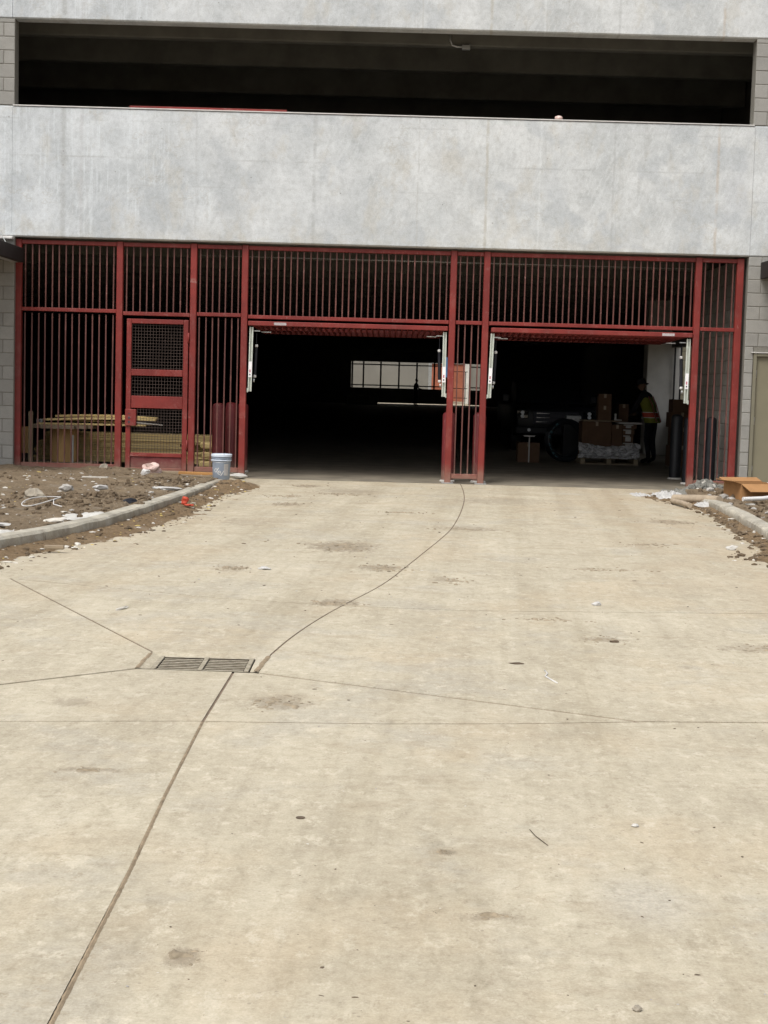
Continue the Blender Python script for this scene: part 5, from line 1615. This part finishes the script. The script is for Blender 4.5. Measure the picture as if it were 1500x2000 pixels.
loft([sec(37.25, 0.84, 1.10, 1.15, 0.80), sec(37.95, 0.78, 1.10, 1.66, 0.66), sec(38.3, 0.77, 1.10, 1.72, 0.64), sec(39.3, 0.77, 1.10, 1.72, 0.64), sec(39.7, 0.80, 1.10, 1.2, 0.72)]).build('cab', M['paint'], tk, smooth='auto', bevel=0.015)
MB().add([(3.25, 37.30, 1.16), (4.65, 37.30, 1.16), (4.54, 37.92, 1.62), (3.36, 37.92, 1.62)], [(0, 1, 2, 3)]).build('windscreen', M['glass'], tk)
gr_ = MB().box(3.42, 4.48, 35.92, 35.949, 0.66, 0.95).build('grille', M['ink_dark'], tk, bevel=0.01)
for z in (0.70, 0.80, 0.90):
    MB().box(3.50, 3.80, 35.905, 35.919, z, z + 0.018).build('grille_bar', M['chrome'], gr_)
    MB().box(3.82, 4.40, 35.905, 35.919, z, z + 0.012).build('grille_bar', M['bollard'], gr_)
for x in (3.17, 4.73):
    hl = MB().box(x - 0.14, x + 0.14, 35.93, 35.98, 0.78, 0.97).build('headlight', M['glass'], tk, bevel=0.015)
    for z in (0.835, 0.92):
        MB().lathe([(0.045, 0), (0.038, 0.012), (0.01, 0.02)], 12, (x, 35.91, z), 'y').build('lens', M['lamp'], hl, smooth='auto')
MB().box(3.0, 4.9, 35.80, 35.93, 0.42, 0.60).build('bumper', M['bollard'], tk, bevel=0.03)
for x in (3.32, 4.58):
    MB().lathe([(0.04, 0), (0.03, 0.015)], 12, (x, 35.785, 0.52), 'y').build('fog_lamp', M['lamp'], tk, smooth='auto')
for x in (3.08, 4.82):
    for y in (36.75, 40.2):
        wh = MB().lathe([(0.25, -0.11), (0.37, -0.11), (0.39, -0.06), (0.39, 0.06), (0.37, 0.11), (0.25, 0.11)], 24, (x, y, 0.39), 'x').build('wheel', M['tyre'], tk, smooth='auto')
        MB().lathe([(0.24, -0.10), (0.24, 0.10)], 18, (x, y, 0.39), 'x').build('rim', M['galv'], wh, smooth='auto')
mir = MB().box(4.93, 5.10, 37.45, 37.52, 1.15, 1.33).build('mirror', M['paint'], tk, bevel=0.02)
MB().box(2.80, 2.97, 37.45, 37.52, 1.15, 1.33).build('mirror', M['paint'], tk, bevel=0.02)
# a small steel frame of tools on the coil side
tr = thing('tool_crate', 'pale metal tool crate on the floor before the truck', 'crate', (4.05, 33.2, 0))
MB().box(3.80, 4.25, 33.0, 33.4, 0.003, 0.78).build('cabinet', M['bollard'], tr, bevel=0.01)
MB().box(3.86, 4.18, 33.05, 33.35, 0.782, 0.93).build('top_case', M['galv'], tr, bevel=0.015)
for x in (3.92, 4.02, 4.11):
    MB().box(x - 0.03, x + 0.03, 33.035, 33.048, 0.81, 0.88).build('latch', M['white'], tr)

# ------------------------------------------------------------------ people
def skin_body(joints, edges, radii, root, mat, name, sub=2):
    me = bpy.data.meshes.new(name)
    me.from_pydata(joints, edges, [])
    o = bpy.data.objects.new(name, me)
    C.objects.link(o)
    sk = o.modifiers.new('skin', 'SKIN')
    sk.use_smooth_shade = True
    for i, v in enumerate(me.skin_vertices[0].data):
        r0 = radii[i]
        v.radius = r0 if isinstance(r0, tuple) else (r0, r0)
        v.use_root = (i == root)
    ss = o.modifiers.new('sub', 'SUBSURF')
    ss.levels = ss.render_levels = sub
    bpy.context.view_layer.update()
    ev = o.evaluated_get(bpy.context.evaluated_depsgraph_get())
    out = bpy.data.meshes.new_from_object(ev)
    bpy.data.objects.remove(o)
    out.materials.clear()
    out.materials.append(mat)
    for p in out.polygons:
        p.use_smooth = True
    return out
def hand(parent, c, d, side):
    """palm with four fingers and a thumb, curled"""
    c, d = Vector(c), Vector(d).normalized()
    s = Vector((0, 0, 1)).cross(d)
    s = s.normalized() if s.length > 0.1 else Vector((0, 1, 0))
    dn = d.cross(s).normalized()
    J, E_, Rr = [c, c + d * 0.045, c + d * 0.085], [(0, 1), (1, 2)], [(0.024, 0.032), (0.026, 0.040), (0.020, 0.036)]
    for q, (off, L) in enumerate(((-0.030, 0.060), (-0.010, 0.070), (0.010, 0.066), (0.030, 0.052))):
        b = c + d * 0.085 + s * off
        k = len(J)
        J += [b, b + d * L * 0.55 + dn * 0.012, b + d * L * 0.85 + dn * 0.035]
        E_ += [(2, k), (k, k + 1), (k + 1, k + 2)]
        Rr += [0.009, 0.0085, 0.0075]
    k = len(J)
    J += [c + d * 0.03 + s * 0.045 * side, c + d * 0.065 + s * 0.062 * side + dn * 0.02]
    E_ += [(1, k), (k, k + 1)]
    Rr += [0.011, 0.009]
    put('hand', skin_body([tuple(v) for v in J], E_, Rr, 0, M['skin'], 'hand', 1), parent)
def head(parent, c, yaw, mat_hair):
    m = Matrix.Rotation(yaw, 4, 'Z')
    bm = bmesh.new()
    bmesh.ops.create_uvsphere(bm, u_segments=20, v_segments=14, radius=1.0)
    for v in bm.verts:
        x, y, z = v.co
        tz = 1.0 if z > 0 else 1 - 0.28 * (-z) ** 1.3
        v.co = (x * 0.074 * tz, y * 0.094 * tz - (0.006 if z < 0 else 0), z * 0.118)
    vs = [tuple(v.co) for v in bm.verts]
    fs = [tuple(w_.index for w_ in f.verts) for f in bm.faces]
    bm.free()
    mb = MB().add(vs, fs)
    mb.add([(-0.014, -0.088, -0.025), (0.014, -0.088, -0.025), (0, -0.092, 0.02), (0, -0.116, -0.022)], [(0, 1, 3), (1, 2, 3), (2, 0, 3), (0, 2, 1)])
    mb.add([(-0.024, -0.0905, -0.055), (0.024, -0.0905, -0.055), (0.024, -0.096, -0.05), (-0.024, -0.096, -0.05), (-0.024, -0.0905, -0.043), (0.024, -0.0905, -0.043)], [(0, 1, 2, 3), (3, 2, 5, 4)])
    for s in (-1, 1):
        add_lump(mb, (s * 0.074, 0.004, -0.005), 0.024, 3, (0.35, 0.7, 1.2), 0.05, 2)
    me = mb.mesh('head', M['skin'], smooth=True)
    h = put('head', me, parent, c, (0, 0, yaw))
    for s in (-1, 1):
        e = MB()
        add_lump(e, (s * 0.029, -0.086, 0.012), 0.011, 1, (1, 0.6, 0.8), 0.0, 2)
        put('eye', e.mesh('eye', M['ink_dark'], smooth=True), h)
    return h
def person(name, label, loc, rz, lean, arms, vest, hat):
    p = thing(name, label, 'person', loc, rz)
    # figure faces local -Y; lean tips the trunk forward (towards -Y)
    fw = lambda z, b: -(math.sin(lean) * (z - 0.92)) + b
    up = lambda z: 0.92 + (z - 0.92) * math.cos(lean)
    J = [(0, 0, 0.92), (0, fw(1.10, 0.0), up(1.10)), (0, fw(1.30, 0.0), up(1.30)), (0, fw(1.43, 0.01), up(1.43)), (0, fw(1.50, 0.0), up(1.50)), (0, fw(1.56, -0.01), up(1.56))]
    E_ = [(0, 1), (1, 2), (2, 3), (3, 4), (4, 5)]
    Rr = [(0.155, 0.115), (0.145, 0.105), (0.17, 0.115), (0.12, 0.085), (0.058, 0.058), (0.055, 0.058)]
    for s in (-1, 1):
        k = len(J)
        J += [(s * 0.095, 0.0, 0.86), (s * 0.105, -0.03, 0.48), (s * 0.11, 0.03, 0.10), (s * 0.115, -0.09, 0.045), (s * 0.12, -0.16, 0.035)]
        E_ += [(0, k), (k, k + 1), (k + 1, k + 2), (k + 2, k + 3), (k + 3, k + 4)]
        Rr += [0.095, 0.068, 0.05, (0.045, 0.04), (0.04, 0.03)]
    hands = []
    for s, (el, wr) in zip((-1, 1), arms):
        k = len(J)
        sh = (s * 0.185, fw(1.40, 0.0), up(1.40))
        J += [sh, el, wr]
        E_ += [(3, k), (k, k + 1), (k + 1, k + 2)]
        Rr += [0.062, 0.047, 0.036]
        hands.append((wr, Vector(wr) - Vector(el), s))
    put('clothed_body', skin_body(J, E_, Rr, 0, M['cloth'], 'clothed_body'), p)
    for wr, d, s in hands:
        hand(p, wr, d, s)
    hc = (0, fw(1.655, -0.02), up(1.655))
    h = head(p, hc, 0.0, None)
    h.rotation_euler = (lean * 0.8, 0, 0)
    if hat:
        put('hat', MB().lathe([(0.088, 0.02), (0.096, 0.03), (0.097, 0.06), (0.085, 0.105), (0.05, 0.132), (0.01, 0.14)], 20).mesh('hat', M['cloth'], smooth='auto'), h)
        put('hat_brim', MB().lathe([(0.096, 0.018), (0.150, 0.005), (0.150, 0.011), (0.096, 0.028)], 20).mesh('hat_brim', M['cloth'], smooth='auto'), h)
    else:
        vs, fs = lump(0.1, 4, (0.82, 1.02, 0.95), 0.08, 2)
        put('hair', MB().add([(x, y + 0.016, max(z, -0.03) + 0.03) for x, y, z in vs], fs).mesh('hair', M['ink_dark'], smooth=True), h)
    if vest:
        secs = []
        for z, hw, hd in ((0.84, 0.185, 0.150), (0.95, 0.182, 0.145), (1.10, 0.172, 0.135), (1.25, 0.192, 0.142), (1.36, 0.19, 0.132), (1.44, 0.12, 0.105)):
            secs.append([(hw * math.cos(a) * (abs(math.cos(a)) ** -0.25 if abs(math.cos(a)) > .05 else 1), fw(z, 0) + hd * math.sin(a), up(z)) for a in [2 * math.pi * q / 20 for q in range(20)]])
        vm = loft(secs)
        vm.f = vm.f[:-2]
        v_ = put('vest', vm.mesh('vest', M['vest'], smooth=True), p)
        def band(z0, z1, mat, g):
            ss = []
            for z in (z0, z1):
                f_ = (z - 0.84) / 0.6
                hw, hd = 0.187 - 0.006 * math.sin(f_ * 3), 0.149 - 0.01 * math.sin(f_ * 3)
                ss.append([((hw + g) * math.cos(a) * (abs(math.cos(a)) ** -0.25 if abs(math.cos(a)) > .05 else 1), fw(z, 0) + (hd + g) * math.sin(a), up(z)) for a in [2 * math.pi * q / 20 for q in range(20)]])
            b = loft(ss)
            b.f = b.f[:-2]
            put('stripe', b.mesh('stripe', M[mat]), v_)
        band(0.96, 1.06, 'vest_stripe', 0.008)
        band(0.945, 0.962, 'reflect', 0.010)
        band(1.058, 1.075, 'reflect', 0.010)
        for s in (-1, 1):
            for off, wv, mt, dd in ((0, 0.034, 'vest_stripe', 0.156), (0.026, 0.010, 'reflect', 0.158), (-0.026, 0.010, 'reflect', 0.158)):
                mb = MB()
                for z in (0.86, 0.95, 1.10, 1.25, 1.36, 1.42):
                    tpr = 1.0 if z < 1.3 else 0.86
                    for u in (-wv / 2, wv / 2):
                        mb.v.append((s * 0.085 + off + u, fw(z, 0) + dd * tpr * 0.98, up(z)))
                mb.f = [(2 * q, 2 * q + 1, 2 * q + 3, 2 * q + 2) for q in range(5)]
                put('stripe', mb.mesh('stripe', M[mt]), v_)
    return p
person('person', 'worker in lime safety vest with orange stripes bent over the boxes', (5.50, 31.95, 0.003), R(-130), 0.34,
       (((-0.27, -0.30, 1.10), (-0.22, -0.50, 1.02)), ((0.27, -0.28, 1.10), (0.20, -0.50, 1.00))), True, True)
person('person', 'person in silhouette standing at the far end of the garage', (1.87, 101.5, 0.003), R(60), 0.05,
       (((-0.27, -0.02, 1.12), (-0.24, -0.16, 0.90)), ((0.28, -0.05, 1.14), (0.20, -0.24, 1.12))), False, False)
